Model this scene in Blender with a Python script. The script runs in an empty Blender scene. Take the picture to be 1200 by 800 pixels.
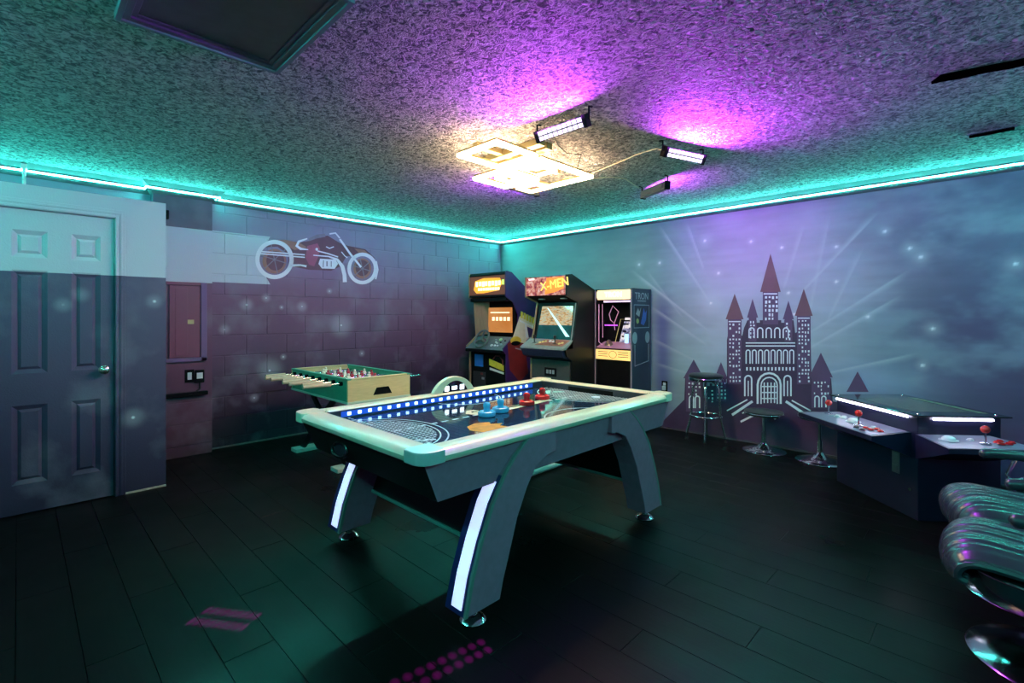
import bpy, bmesh, math, random
import numpy as np
from mathutils import Matrix, Vector
S = bpy.context.scene
COL = S.collection
rng = random.Random(7)
# ------------------------------------------------------------------ camera
CAM = Vector((5.428, -5.294, 1.315)); YAW = math.radians(44.4); FPX = 566.7
cd = bpy.data.cameras.new('camera'); cam = bpy.data.objects.new('camera', cd); COL.objects.link(cam)
cam.location = CAM; cam.rotation_euler = (math.radians(90), 0, YAW)
cd.sensor_width = 36; cd.lens = 36 * FPX / 1200; cd.shift_y = -30.5 / 1200; cd.clip_start = .02
S.camera = cam
# ------------------------------------------------------------------ world, exposure
wd = bpy.data.worlds.new('world'); S.world = wd; wd.use_nodes = True
wd.node_tree.nodes['Background'].inputs[0].default_value = (.02, .03, .04, 1)
wd.node_tree.nodes['Background'].inputs[1].default_value = .2
S.view_settings.view_transform = 'Standard'; S.view_settings.look = 'None'
S.view_settings.gamma = 1; S.view_settings.exposure = 0.2
S.view_settings.use_curve_mapping = False
S.cycles.max_bounces = 10; S.cycles.diffuse_bounces = 5; S.cycles.sample_clamp_indirect = 4
# strengths of the lamps of the room
TEAL = (0.05, .80, .66); E_STRIP = 250.0          # cove strips
WARM = (1.0, .66, .38); E_FIX = 66.0            # square ceiling fixture
PURP = (.55, .05, 1.0); W_BAR = 20.0             # four wall-wash bars
H = 2.505

# ------------------------------------------------------------------ helpers
WM = {}
def wm(o): return WM.get(o.name, Matrix()) if o else Matrix()
def tag(o, label=None, cat=None, group=None, kind=None):
    if label: o['label'] = label
    if cat: o['category'] = cat
    if group: o['group'] = group
    if kind: o['kind'] = kind
    return o
def thing(name, label, cat, loc=(0, 0, 0), rz=0, group=None):
    o = bpy.data.objects.new(name, None); COL.objects.link(o); o.empty_display_size = .1
    o.location = loc; o.rotation_euler = (0, 0, rz)
    WM[o.name] = Matrix.Translation(loc) @ Matrix.Rotation(rz, 4, 'Z')
    return tag(o, label, cat, group)
def copy_tree(o, parent=None):
    c = o.copy(); COL.objects.link(c); c.parent = parent
    for ch in list(o.children): copy_tree(ch, c)
    return c
_m = {}
def mat(name, col=(.5, .5, .5), rough=.5, metal=0., emit=None, es=0., noise=0., ns=20., bump=0., bs=60., bd=.002, coat=0., spec=.5, alpha=1., trans=0., stretch=(1, 1, 1)):
    if name in _m: return _m[name]
    m = bpy.data.materials.new(name); m.use_nodes = True; nt = m.node_tree; N = nt.nodes; L = nt.links
    b = N['Principled BSDF']
    b.inputs['Base Color'].default_value = (*col, 1); b.inputs['Roughness'].default_value = rough
    b.inputs['Metallic'].default_value = metal; b.inputs['Coat Weight'].default_value = coat
    b.inputs['Coat Roughness'].default_value = .05
    b.inputs['Specular IOR Level'].default_value = spec; b.inputs['Transmission Weight'].default_value = trans
    if emit: b.inputs['Emission Color'].default_value = (*emit, 1); b.inputs['Emission Strength'].default_value = es
    g = N.new('ShaderNodeNewGeometry'); vm = N.new('ShaderNodeVectorMath'); vm.operation = 'MULTIPLY'
    vm.inputs[1].default_value = stretch; L.new(g.outputs['Position'], vm.inputs[0])
    if noise and not emit:
        t = N.new('ShaderNodeTexNoise'); t.inputs['Scale'].default_value = ns; t.inputs['Detail'].default_value = 4
        L.new(vm.outputs[0], t.inputs['Vector'])
        mx = N.new('ShaderNodeMix'); mx.data_type = 'RGBA'
        mx.inputs[6].default_value = (*[c * (1 - noise) for c in col], 1); mx.inputs[7].default_value = (*[min(1, c * (1 + noise)) for c in col], 1)
        L.new(t.outputs[0], mx.inputs[0]); L.new(mx.outputs[2], b.inputs['Base Color'])
    if bump:
        t = N.new('ShaderNodeTexNoise'); t.inputs['Scale'].default_value = bs; t.inputs['Detail'].default_value = 3
        L.new(vm.outputs[0], t.inputs['Vector'])
        bu = N.new('ShaderNodeBump'); bu.inputs['Strength'].default_value = bump; bu.inputs['Distance'].default_value = bd
        L.new(t.outputs[0], bu.inputs['Height']); L.new(bu.outputs[0], b.inputs['Normal'])
    _m[name] = m
    return m

class MB:
    """collects shapes given in world coordinates; build() links them as ONE mesh object"""
    def __init__(s): s.v = []; s.f = []
    def add(s, vs, fs):
        n = len(s.v); s.v += [tuple(v) for v in vs]; s.f += [tuple(i + n for i in f) for f in fs]; return s
    def box(s, x0, x1, y0, y1, z0, z1, M=None):
        vs = [(x, y, z) for z in (z0, z1) for y in (y0, y1) for x in (x0, x1)]
        if M: vs = [M @ Vector(v) for v in vs]
        return s.add(vs, [(0, 2, 3, 1), (4, 5, 7, 6), (0, 1, 5, 4), (2, 6, 7, 3), (0, 4, 6, 2), (1, 3, 7, 5)])
    def prism(s, poly, ax, a, b, M=None):
        """poly = 2-D outline; ax 'x': (y,z) outline swept a..b in x; 'y': (x,z); 'z': (x,y)"""
        def P(p, t): return {'x': (t, p[0], p[1]), 'y': (p[0], t, p[1]), 'z': (p[0], p[1], t)}[ax]
        n = len(poly); vs = [P(p, a) for p in poly] + [P(p, b) for p in poly]
        ar = sum(poly[i][0] * poly[(i + 1) % n][1] - poly[(i + 1) % n][0] * poly[i][1] for i in range(n))
        if ax == 'y': ar = -ar
        if b < a: ar = -ar
        if ar > 0: fs = [tuple(range(n))[::-1], tuple(range(n, 2 * n))] + [(i, (i + 1) % n, (i + 1) % n + n, i + n) for i in range(n)]
        else: fs = [tuple(range(n)), tuple(range(n, 2 * n))[::-1]] + [(i, i + n, (i + 1) % n + n, (i + 1) % n) for i in range(n)]
        if M: vs = [M @ Vector(v) for v in vs]
        return s.add(vs, fs)
    def lathe(s, prof, c=(0, 0, 0), n=24, M=None):
        M = M or Matrix.Translation(c); vs = []; fs = []
        for r, z in prof:
            for i in range(n):
                a = 2 * math.pi * i / n; vs.append(M @ Vector((r * math.cos(a), r * math.sin(a), z)))
        for k in range(len(prof) - 1):
            for i in range(n):
                j = (i + 1) % n; fs.append((k * n + i, k * n + j, (k + 1) * n + j, (k + 1) * n + i))
        fs.append(tuple(range(n))[::-1]); fs.append(tuple(range((len(prof) - 1) * n, len(prof) * n)))
        return s.add(vs, fs)
    def cyl(s, p, q, r, n=12, r2=None):
        p = Vector(p); q = Vector(q); d = q - p; M = Matrix.Translation(p) @ d.to_track_quat('Z', 'Y').to_matrix().to_4x4()
        return s.lathe([(r, 0), (r if r2 is None else r2, d.length)], n=n, M=M)
    def tube(s, pts, r, n=8, closed=False):
        pts = [Vector(p) for p in pts]; m = len(pts); vs = []; fs = []; up = Vector((0, 0, 1)); prev = None
        for i, p in enumerate(pts):
            if closed: t = pts[(i + 1) % m] - pts[i - 1]
            else: t = pts[min(i + 1, m - 1)] - pts[max(i - 1, 0)]
            t.normalize()
            if prev is None:
                a = t.cross(up if abs(t.z) < .9 else Vector((1, 0, 0))).normalized()
            else:
                a = (prev - t * prev.dot(t)).normalized()
            prev = a; b = t.cross(a)
            for k in range(n):
                w = 2 * math.pi * k / n; vs.append(p + a * r * math.cos(w) + b * r * math.sin(w))
        for i in range(m if closed else m - 1):
            j = (i + 1) % m
            for k in range(n):
                l = (k + 1) % n; fs.append((i * n + k, i * n + l, j * n + l, j * n + k))
        if not closed: fs.append(tuple(range(n))[::-1]); fs.append(tuple(range((m - 1) * n, m * n)))
        return s.add(vs, fs)
    def ball(s, c, rx, ry=None, rz=None, n=14):
        ry = ry or rx; rz = rz or rx
        M = Matrix.Translation(c) @ Matrix.Diagonal((rx, ry, rz, 1))
        k = max(4, n // 2); return s.lathe([(max(.001, math.sin(math.pi * i / k)), -math.cos(math.pi * i / k)) for i in range(k + 1)], n=n, M=M)
    def build(s, name, m, parent=None, smooth=False, bevel=0., label=None, seg=2):
        inv = wm(parent).inverted()
        me = bpy.data.meshes.new(name); me.from_pydata([tuple(inv @ Vector(v)) for v in s.v], [], s.f)
        me.materials.append(m); me.update()
        if smooth:
            me.polygons.foreach_set('use_smooth', [True] * len(me.polygons))
        o = bpy.data.objects.new(name, me); COL.objects.link(o); o.parent = parent
        WM[o.name] = wm(parent).copy()
        if smooth and len(me.polygons):
            try: me.set_sharp_from_angle(angle=math.radians(40))
            except Exception: pass
        if bevel:
            b = o.modifiers.new('bevel', 'BEVEL'); b.width = bevel; b.segments = seg; b.limit_method = 'ANGLE'
        if label: o['label'] = label
        return o
def text(s, name, m, parent, M, size, ext=.0008):
    """flat printed lettering as a mesh; M places its centre, text x to the right, y up"""
    cu = bpy.data.curves.new(name, 'FONT'); cu.body = s; cu.size = size; cu.extrude = ext; cu.align_x = 'CENTER'; cu.align_y = 'CENTER'; cu.resolution_u = 3
    t = bpy.data.objects.new('tmp', cu); COL.objects.link(t)
    me = bpy.data.meshes.new_from_object(t.evaluated_get(bpy.context.evaluated_depsgraph_get()))
    bpy.data.objects.remove(t); me.transform(wm(parent).inverted() @ M); me.materials.clear(); me.materials.append(m)
    o = bpy.data.objects.new(name, me); COL.objects.link(o); o.parent = parent; WM[o.name] = wm(parent).copy(); return o
def frameM(o, ux, uy):
    ux = Vector(ux).normalized(); uy = Vector(uy).normalized(); uz = ux.cross(uy)
    M = Matrix((ux, uy, uz)).transposed().to_4x4(); M.translation = Vector(o); return M
# measured sight lines: a point of the photograph carried onto a wall plane
Fv = Vector((-math.sin(YAW), math.cos(YAW), 0)); Rv = Vector((math.cos(YAW), math.sin(YAW), 0)); Uv = Vector((0, 0, 1))
def onback(px, py):
    d = Fv + Rv * ((px - 600) / FPX) - Uv * ((py - 369.5) / FPX); t = -CAM.y / d.y; p = CAM + d * t; return (p.x, p.z)
def onleft(px, py):
    d = Fv + Rv * ((px - 600) / FPX) - Uv * ((py - 369.5) / FPX); t = -CAM.x / d.x; p = CAM + d * t; return (p.y, p.z)

# ------------------------------------------------------------------ materials
black = mat('black_laminate', (.006, .006, .007), .4, bump=.1, bs=200, spec=.3)
matte = mat('matte_black', (.004, .004, .005), .75, spec=.12)
void = mat('soot_black', (.0015, .0015, .0015), 1., spec=0.)
chrome = mat('chrome', (.75, .75, .78), .12, 1., noise=.05)
rub = mat('rubber', (.01, .01, .01), .7)
steel = mat('brushed_steel', (.6, .6, .6), .3, 1., noise=.1, ns=80)
white_pl = mat('white_plastic', (.75, .75, .73), .35, noise=.03)
lens_t = mat('teal_led_strip', (.8, 1, 1), .3, emit=TEAL, es=E_STRIP)
cornice_m = mat('cornice_paint', (.10, .11, .12), .5, noise=.08, ns=8, bump=.15, bs=90)

# ================================================================== SETTING
X1, Y0 = 6.6, -6.3
# ---- ceiling: knock-down texture
def ceiling_mat():
    m = bpy.data.materials.new('knockdown_ceiling'); m.use_nodes = True; N = m.node_tree.nodes; L = m.node_tree.links; b = N['Principled BSDF']
    b.inputs['Roughness'].default_value = .75; b.inputs['Specular IOR Level'].default_value = .25
    g = N.new('ShaderNodeNewGeometry')
    n1 = N.new('ShaderNodeTexNoise'); n1.inputs['Scale'].default_value = 34; n1.inputs['Detail'].default_value = 3; n1.inputs['Roughness'].default_value = .6; n1.inputs['Distortion'].default_value = 1.2
    v1 = N.new('ShaderNodeTexVoronoi'); v1.inputs['Scale'].default_value = 42; v1.feature = 'SMOOTH_F1'
    L.new(g.outputs['Position'], n1.inputs['Vector']); L.new(g.outputs['Position'], v1.inputs['Vector'])
    r = N.new('ShaderNodeMapRange'); r.inputs[1].default_value = .38; r.inputs[2].default_value = .62; L.new(n1.outputs[0], r.inputs[0])
    a = N.new('ShaderNodeMath'); a.operation = 'MULTIPLY_ADD'; a.inputs[1].default_value = .5
    L.new(v1.outputs[0], a.inputs[0]); L.new(r.outputs[0], a.inputs[2])
    bu = N.new('ShaderNodeBump'); bu.inputs['Strength'].default_value = 1.; bu.inputs['Distance'].default_value = .022
    L.new(a.outputs[0], bu.inputs['Height']); L.new(bu.outputs[0], b.inputs['Normal'])
    mx = N.new('ShaderNodeMix'); mx.data_type = 'RGBA'; mx.inputs[6].default_value = (.13, .13, .15, 1); mx.inputs[7].default_value = (.72, .70, .70, 1)
    L.new(r.outputs[0], mx.inputs[0]); L.new(mx.outputs[2], b.inputs['Base Color'])
    return m
ceil = MB().box(-.2, X1 + .2, Y0 - .2, .2, H, H + .1).build('ceiling', ceiling_mat()); tag(ceil, kind='structure')
# ---- floor: dark planks along X
def floor_mat():
    m = bpy.data.materials.new('dark_wood_plank'); m.use_nodes = True; N = m.node_tree.nodes; L = m.node_tree.links; b = N['Principled BSDF']
    g = N.new('ShaderNodeNewGeometry'); oi = N.new('ShaderNodeObjectInfo')
    vm = N.new('ShaderNodeVectorMath'); vm.operation = 'MULTIPLY'; vm.inputs[1].default_value = (1.5, 26, 1); L.new(g.outputs['Position'], vm.inputs[0])
    va = N.new('ShaderNodeVectorMath'); va.operation = 'ADD'; L.new(vm.outputs[0], va.inputs[0])
    cx = N.new('ShaderNodeCombineXYZ'); mm = N.new('ShaderNodeMath'); mm.operation = 'MULTIPLY'; mm.inputs[1].default_value = 50
    L.new(oi.outputs['Random'], mm.inputs[0]); L.new(mm.outputs[0], cx.inputs[0]); L.new(cx.outputs[0], va.inputs[1])
    n = N.new('ShaderNodeTexNoise'); n.inputs['Scale'].default_value = 3; n.inputs['Detail'].default_value = 6; L.new(va.outputs[0], n.inputs['Vector'])
    mx = N.new('ShaderNodeMix'); mx.data_type = 'RGBA'; mx.inputs[6].default_value = (.0012, .0012, .0014, 1); mx.inputs[7].default_value = (.0065, .006, .0058, 1)
    L.new(n.outputs[0], mx.inputs[0]); L.new(mx.outputs[2], b.inputs['Base Color'])
    n2 = N.new('ShaderNodeTexNoise'); n2.inputs['Scale'].default_value = 1.3; n2.inputs['Detail'].default_value = 5; L.new(g.outputs['Position'], n2.inputs['Vector'])
    r = N.new('ShaderNodeMapRange'); r.inputs[1].default_value = .3; r.inputs[2].default_value = .7; r.inputs[3].default_value = .26; r.inputs[4].default_value = .52
    L.new(n2.outputs[0], r.inputs[0]); L.new(r.outputs[0], b.inputs['Roughness'])
    b.inputs['Specular IOR Level'].default_value = .10
    bu = N.new('ShaderNodeBump'); bu.inputs['Strength'].default_value = .25; bu.inputs['Distance'].default_value = .001
    L.new(n.outputs[0], bu.inputs['Height']); L.new(bu.outputs[0], b.inputs['Normal'])
    return m
floor = MB().box(-.2, X1 + .2, Y0 - .2, .2, -.1, -.008).build('floor', matte); tag(floor, kind='structure')
fm = floor_mat(); PW, PL = .184, 1.22
pm = bpy.data.meshes.new('plank')
def chamf_box(w, d, h, c):
    # top-chamfered plank, origin at its corner
    v = [(0, 0, -h), (w, 0, -h), (w, d, -h), (0, d, -h), (0, 0, -c), (w, 0, -c), (w, d, -c), (0, d, -c), (c, c, 0), (w - c, c, 0), (w - c, d - c, 0), (c, d - c, 0)]
    f = [(3, 2, 1, 0), (8, 9, 10, 11)] + [(i, (i + 1) % 4, (i + 1) % 4 + 4, i + 4) for i in range(4)] + [(i + 4, (i + 1) % 4 + 4, (i + 1) % 4 + 8, i + 8) for i in range(4)]
    return v, f
v_, f_ = chamf_box(PL - .002, PW - .002, .008, .0009); pm.from_pydata(v_, [], f_); pm.materials.append(fm)
row = 0; y = Y0 - .05
y = -2.725 - PW * 20
while y < .02:
    off = (row * .437) % PL; x = -off - .02
    while x < X1:
        if -2.2 < 99 and (x + PL > -.05):
            o = bpy.data.objects.new('plank', pm); COL.objects.link(o); o.parent = floor; o.location = (x, y, 0)
        x += PL
    y += PW; row += 1

# ---- left wall (plane x=0): painted concrete blocks
def spots(N, L, pts, base):
    """adds painted star dots with soft halos to a colour socket"""
    g = N.new('ShaderNodeNewGeometry'); cur = base
    for (p, r, a) in pts:
        d = N.new('ShaderNodeVectorMath'); d.operation = 'DISTANCE'; d.inputs[1].default_value = p; L.new(g.outputs['Position'], d.inputs[0])
        mr = N.new('ShaderNodeMapRange'); mr.interpolation_type = 'SMOOTHERSTEP'; mr.inputs[1].default_value = 0; mr.inputs[2].default_value = r; mr.inputs[3].default_value = a; mr.inputs[4].default_value = 0
        L.new(d.outputs['Value'], mr.inputs[0])
        mx = N.new('ShaderNodeMix'); mx.data_type = 'RGBA'; mx.inputs[7].default_value = (.72, .85, .86, 1)
        L.new(mr.outputs[0], mx.inputs[0]); L.new(cur, mx.inputs[6]); cur = mx.outputs[2]
    return cur
def ramp(N, stops):
    r = N.new('ShaderNodeValToRGB'); e = r.color_ramp.elements
    e[0].position = stops[0][0]; e[0].color = (*stops[0][1], 1); e[1].position = stops[-1][0]; e[1].color = (*stops[-1][1], 1)
    for p, c in stops[1:-1]:
        q = e.new(p); q.color = (*c, 1)
    return r
WHITE_PAINT = (.55, .62, .66)
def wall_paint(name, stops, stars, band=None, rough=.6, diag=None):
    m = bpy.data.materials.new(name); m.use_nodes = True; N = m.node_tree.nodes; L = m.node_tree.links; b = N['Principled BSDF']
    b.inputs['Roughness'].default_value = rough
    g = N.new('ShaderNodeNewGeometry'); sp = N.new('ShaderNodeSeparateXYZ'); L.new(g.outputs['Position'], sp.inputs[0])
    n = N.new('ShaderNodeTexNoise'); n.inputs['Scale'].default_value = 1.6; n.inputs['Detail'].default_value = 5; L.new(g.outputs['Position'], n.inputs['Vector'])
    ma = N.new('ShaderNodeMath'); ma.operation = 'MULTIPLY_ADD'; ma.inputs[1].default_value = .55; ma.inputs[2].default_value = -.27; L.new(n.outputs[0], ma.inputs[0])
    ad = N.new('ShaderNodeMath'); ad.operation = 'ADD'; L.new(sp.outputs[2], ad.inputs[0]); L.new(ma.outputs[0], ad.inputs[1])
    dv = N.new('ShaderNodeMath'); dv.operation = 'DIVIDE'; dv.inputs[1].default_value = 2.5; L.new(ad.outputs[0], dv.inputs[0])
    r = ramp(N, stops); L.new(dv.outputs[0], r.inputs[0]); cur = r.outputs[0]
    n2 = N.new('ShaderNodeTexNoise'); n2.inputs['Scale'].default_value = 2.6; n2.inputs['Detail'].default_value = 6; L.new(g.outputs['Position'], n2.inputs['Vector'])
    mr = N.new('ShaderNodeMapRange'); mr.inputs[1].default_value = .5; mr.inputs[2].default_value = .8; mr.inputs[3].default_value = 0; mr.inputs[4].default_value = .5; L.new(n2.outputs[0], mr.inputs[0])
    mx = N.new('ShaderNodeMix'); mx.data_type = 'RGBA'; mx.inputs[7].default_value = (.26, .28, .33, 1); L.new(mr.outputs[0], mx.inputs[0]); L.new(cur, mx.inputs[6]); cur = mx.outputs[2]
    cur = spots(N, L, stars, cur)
    if band:                                    # band of pale paint: z range, y limit at top and at bottom
        z0, z1, ya, yb = band
        def cmp(op, a, val):
            q = N.new('ShaderNodeMath'); q.operation = op; L.new(a, q.inputs[0]); q.inputs[1].default_value = val; return q.outputs[0]
        def mul(a, c):
            q = N.new('ShaderNodeMath'); q.operation = 'MULTIPLY'; L.new(a, q.inputs[0]); L.new(c, q.inputs[1]); return q.outputs[0]
        k = mul(cmp('GREATER_THAN', sp.outputs[2], z0), cmp('LESS_THAN', sp.outputs[2], z1))
        # the band's end bends inwards halfway up: y < lerp
        zc = (z0 + z1) / 2
        ab = N.new('ShaderNodeMath'); ab.operation = 'SUBTRACT'; L.new(sp.outputs[2], ab.inputs[0]); ab.inputs[1].default_value = zc
        ab2 = N.new('ShaderNodeMath'); ab2.operation = 'ABSOLUTE'; L.new(ab.outputs[0], ab2.inputs[0])
        lim = N.new('ShaderNodeMath'); lim.operation = 'MULTIPLY_ADD'; lim.inputs[1].default_value = (ya - yb) / (z1 - zc); lim.inputs[2].default_value = yb; L.new(ab2.outputs[0], lim.inputs[0])
        lt = N.new('ShaderNodeMath'); lt.operation = 'LESS_THAN'; L.new(sp.outputs[1], lt.inputs[0]); L.new(lim.outputs[0], lt.inputs[1])
        k = mul(k, lt.outputs[0])
        mb = N.new('ShaderNodeMix'); mb.data_type = 'RGBA'; mb.inputs[7].default_value = (*WHITE_PAINT, 1); L.new(k, mb.inputs[0]); L.new(cur, mb.inputs[6]); cur = mb.outputs[2]
    L.new(cur, b.inputs['Base Color'])
    n3 = N.new('ShaderNodeTexNoise'); n3.inputs['Scale'].default_value = 120; n3.inputs['Detail'].default_value = 3; L.new(g.outputs['Position'], n3.inputs['Vector'])
    bu = N.new('ShaderNodeBump'); bu.inputs['Strength'].default_value = .35; bu.inputs['Distance'].default_value = .003
    L.new(n3.outputs[0], bu.inputs['Height']); L.new(bu.outputs[0], b.inputs['Normal'])
    return m
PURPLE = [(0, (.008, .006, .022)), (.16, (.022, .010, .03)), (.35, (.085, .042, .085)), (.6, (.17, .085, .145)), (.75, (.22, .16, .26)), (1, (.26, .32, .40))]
def st(px, py, r=.10, a=.55):
    y, z = onleft(px, py); return [((0, y, z), r, a * .45), ((0, y, z), .017 if r > .09 else .012, 1.)]
stars_l = []
for px, py, r in [(289, 357, .1), (263, 386, .08), (312, 349, .07), (354, 359, .09), (400, 381, .22), (316, 434, .2), (236, 491, .12), (298, 466, .07), (424, 414, .06), (332, 418, .05), (386, 341, .05), (330, 360, .04)]:
    stars_l += st(px, py, r)
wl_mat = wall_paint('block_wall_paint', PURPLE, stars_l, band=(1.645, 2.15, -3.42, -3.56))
WLX = .0
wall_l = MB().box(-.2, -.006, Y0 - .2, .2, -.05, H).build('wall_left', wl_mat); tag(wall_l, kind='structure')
def block_mesh(w, name='block'):
    me = bpy.data.meshes.new(name); h = .1952; c = .003
    v, f = chamf_box(w, h, .03, c)
    # map (a,b,c) -> x=c, y=a, z=b ; keep winding outward (+x)
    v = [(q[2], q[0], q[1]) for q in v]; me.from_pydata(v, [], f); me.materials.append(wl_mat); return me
bm_cache = {}
def put_block(xp, ya, yb, z, parent, depth_ok=True):
    w = round(yb - ya, 3)
    if w < .02: return
    if w not in bm_cache: bm_cache[w] = block_mesh(w)
    o = bpy.data.objects.new('block', bm_cache[w]); COL.objects.link(o); o.parent = parent
    o.location = (xp + rng.uniform(-.0015, .0015), ya, z)
z = 1.318 - 7 * .2032; k = 0
while z < H - .08:
    ph = -3.251 if k % 2 == 1 else -3.452
    for i in range(-2, 10):
        a = ph + i * .4; b = a + .392
        a2, b2 = max(a, -3.985), min(b, -.004)
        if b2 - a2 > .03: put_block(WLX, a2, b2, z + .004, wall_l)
    z += .2032; k += 1
# pilaster with smooth upper face and block courses below
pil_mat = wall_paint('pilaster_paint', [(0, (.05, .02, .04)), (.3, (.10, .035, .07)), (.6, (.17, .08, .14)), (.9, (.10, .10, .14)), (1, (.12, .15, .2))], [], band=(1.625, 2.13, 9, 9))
pil = MB().box(-.1, .094, -4.45, -3.985, -.02, .70).box(-.1, .1, -4.45, -3.985, .70, H).build('trim_1', pil_mat); tag(pil, kind='structure')
z = 1.318 - 6.5 * .2032 - .1016 * 1
z = .0; 
for k in range(4):
    z = k * .2032 - .1
    hb = block_mesh(.46, 'block')
    o = bpy.data.objects.new('block', hb if k == 0 else bpy.data.meshes.get(hb.name)); hb.materials[0] = pil_mat
    COL.objects.link(o); o.parent = pil; o.location = (.1, -4.447, z)
# ---- back wall (plane y=0): smooth, painted with a hazy night sky, light rays and stars
def value_noise(X, Z, s, seed):
    r = np.random.RandomState(seed); G = r.rand(64, 64); u = X * s; v = Z * s + 7.3
    i = np.floor(u).astype(int); j = np.floor(v).astype(int); fu = u - i; fv = v - j; fu = fu * fu * (3 - 2 * fu); fv = fv * fv * (3 - 2 * fv)
    g = lambda a, b: G[a % 64, b % 64]
    return (g(i, j) * (1 - fu) + g(i + 1, j) * fu) * (1 - fv) + (g(i, j + 1) * (1 - fu) + g(i + 1, j + 1) * fu) * fv
def fbm(X, Z, s, seed): return sum(value_noise(X * (1 if k else 1), Z * 1.6, s * 2 ** k, seed + k) / 2 ** (k + 1) for k in range(5))
def sm(a, b, x): t = np.clip((x - a) / (b - a), 0, 1); return t * t * (3 - 2 * t)
GX, GZ = 520, 210
xs = np.linspace(-.2, X1 + .2, GX); zs = np.linspace(-.05, H, GZ); XX, ZZ = np.meshgrid(xs, zs)
def mixc(c, d, t): return c * (1 - t[..., None]) + np.array(d) * t[..., None]
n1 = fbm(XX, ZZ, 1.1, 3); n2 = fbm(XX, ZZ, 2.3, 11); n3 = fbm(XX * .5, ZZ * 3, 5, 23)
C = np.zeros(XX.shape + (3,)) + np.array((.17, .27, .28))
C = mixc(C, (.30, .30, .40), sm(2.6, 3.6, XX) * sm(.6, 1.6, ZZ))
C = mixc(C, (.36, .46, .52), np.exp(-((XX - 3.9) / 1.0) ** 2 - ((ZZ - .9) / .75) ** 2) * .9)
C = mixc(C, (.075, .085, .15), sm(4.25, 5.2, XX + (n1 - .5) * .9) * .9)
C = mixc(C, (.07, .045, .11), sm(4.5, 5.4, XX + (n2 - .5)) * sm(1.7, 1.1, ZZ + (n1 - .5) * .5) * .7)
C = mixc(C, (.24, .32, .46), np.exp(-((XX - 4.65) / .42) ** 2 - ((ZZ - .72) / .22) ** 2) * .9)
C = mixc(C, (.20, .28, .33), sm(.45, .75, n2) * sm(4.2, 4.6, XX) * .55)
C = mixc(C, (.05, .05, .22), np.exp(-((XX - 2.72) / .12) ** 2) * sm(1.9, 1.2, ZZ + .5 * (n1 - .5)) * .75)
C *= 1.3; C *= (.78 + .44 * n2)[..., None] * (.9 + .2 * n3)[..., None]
def seg(x0, z0, x1, z1, w0, w1, a, edge=1):
    global C
    dx, dz = x1 - x0, z1 - z0; l = math.hypot(dx, dz); t = ((XX - x0) * dx + (ZZ - z0) * dz) / (l * l); d = ((XX - x0) * -dz + (ZZ - z0) * dx) / l
    w = w0 + (w1 - w0) * np.clip(t, 0, 1)
    m = sm(-.04, .1, t) * sm(1.04, .75, t)
    side = np.where(d * edge > 0, np.clip(1 - d * edge / w, 0, 1) ** 1.5, np.clip(1 + d * edge / .012, 0, 1))
    C = mixc(C, (.55, .64, .68), m * side * a)
for (ax, ay, bx, by, e, a) in [(832, 354, 772, 262, 1, .6), (825, 316, 805, 260, 1, .55), (831, 388, 740, 316, 1, .75), (830, 405, 762, 358, 1, .6), (820, 425, 764, 396, 1, .4), (800, 372, 757, 315, 1, .35),
                            (918, 340, 943, 262, 1, .5), (937, 345, 1030, 248, 1, .65), (946, 380, 973, 250, 1, .4), (970, 376, 1012, 290, 1, .45), (948, 390, 1066, 316, -1, .6), (946, 409, 1056, 346, -1, .6), (965, 438, 1075, 414, -1, .55), (815, 440, 768, 425, 1, .35)]:
    x0, z0 = onback(ax, ay); x1, z1 = onback(bx, by); seg(x0, z0, x1, z1, .018, .06, a, e)
for (px, py, r) in [(749, 310, .09), (773, 308, .07), (826, 282, .12), (842, 320, .08), (880, 283, .07), (916, 290, .06), (980, 289, .07), (1037, 271, .08), (1066, 291, .1), (1079, 301, .1), (1190, 309, .14), (1093, 385, .12), (1081, 428, .08), (924, 343, .06), (931, 368, .05), (1017, 371, .08), (833, 355, .22), (980, 330, .05)]:
    x, z = onback(px, py); d = np.hypot(XX - x, ZZ - z)
    C = mixc(C, (.6, .7, .75), np.clip(1 - d / r, 0, 1) ** 2 * .5); C = mixc(C, (.95, .95, .95), np.clip(1.3 - d / .014, 0, 1))
gm, gxx = divmod(np.arange((GX - 1) * (GZ - 1)), GX - 1)
a_ = gm * GX + gxx; quads = np.stack([a_, a_ + 1, a_ + GX + 1, a_ + GX], 1)
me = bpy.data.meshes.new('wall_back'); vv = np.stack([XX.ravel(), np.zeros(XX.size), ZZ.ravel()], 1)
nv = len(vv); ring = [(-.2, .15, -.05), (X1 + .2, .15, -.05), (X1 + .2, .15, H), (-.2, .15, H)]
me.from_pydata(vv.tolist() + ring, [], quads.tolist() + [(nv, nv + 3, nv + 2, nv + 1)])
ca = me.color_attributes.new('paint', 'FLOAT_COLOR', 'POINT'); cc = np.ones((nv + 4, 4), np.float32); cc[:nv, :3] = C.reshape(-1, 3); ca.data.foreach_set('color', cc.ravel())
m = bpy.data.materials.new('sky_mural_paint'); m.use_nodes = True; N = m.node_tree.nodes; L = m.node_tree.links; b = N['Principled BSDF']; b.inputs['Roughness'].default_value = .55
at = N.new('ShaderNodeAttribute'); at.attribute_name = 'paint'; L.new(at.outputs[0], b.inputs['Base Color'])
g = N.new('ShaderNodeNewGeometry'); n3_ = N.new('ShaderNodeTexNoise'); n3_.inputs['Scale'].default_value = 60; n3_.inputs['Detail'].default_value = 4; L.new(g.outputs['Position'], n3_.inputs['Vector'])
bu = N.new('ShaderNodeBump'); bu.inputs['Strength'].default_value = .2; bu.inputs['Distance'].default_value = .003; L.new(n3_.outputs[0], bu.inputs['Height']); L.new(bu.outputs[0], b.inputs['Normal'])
me.materials.append(m); wall_b = bpy.data.objects.new('wall_back', me); COL.objects.link(wall_b); tag(wall_b, kind='structure')
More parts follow.
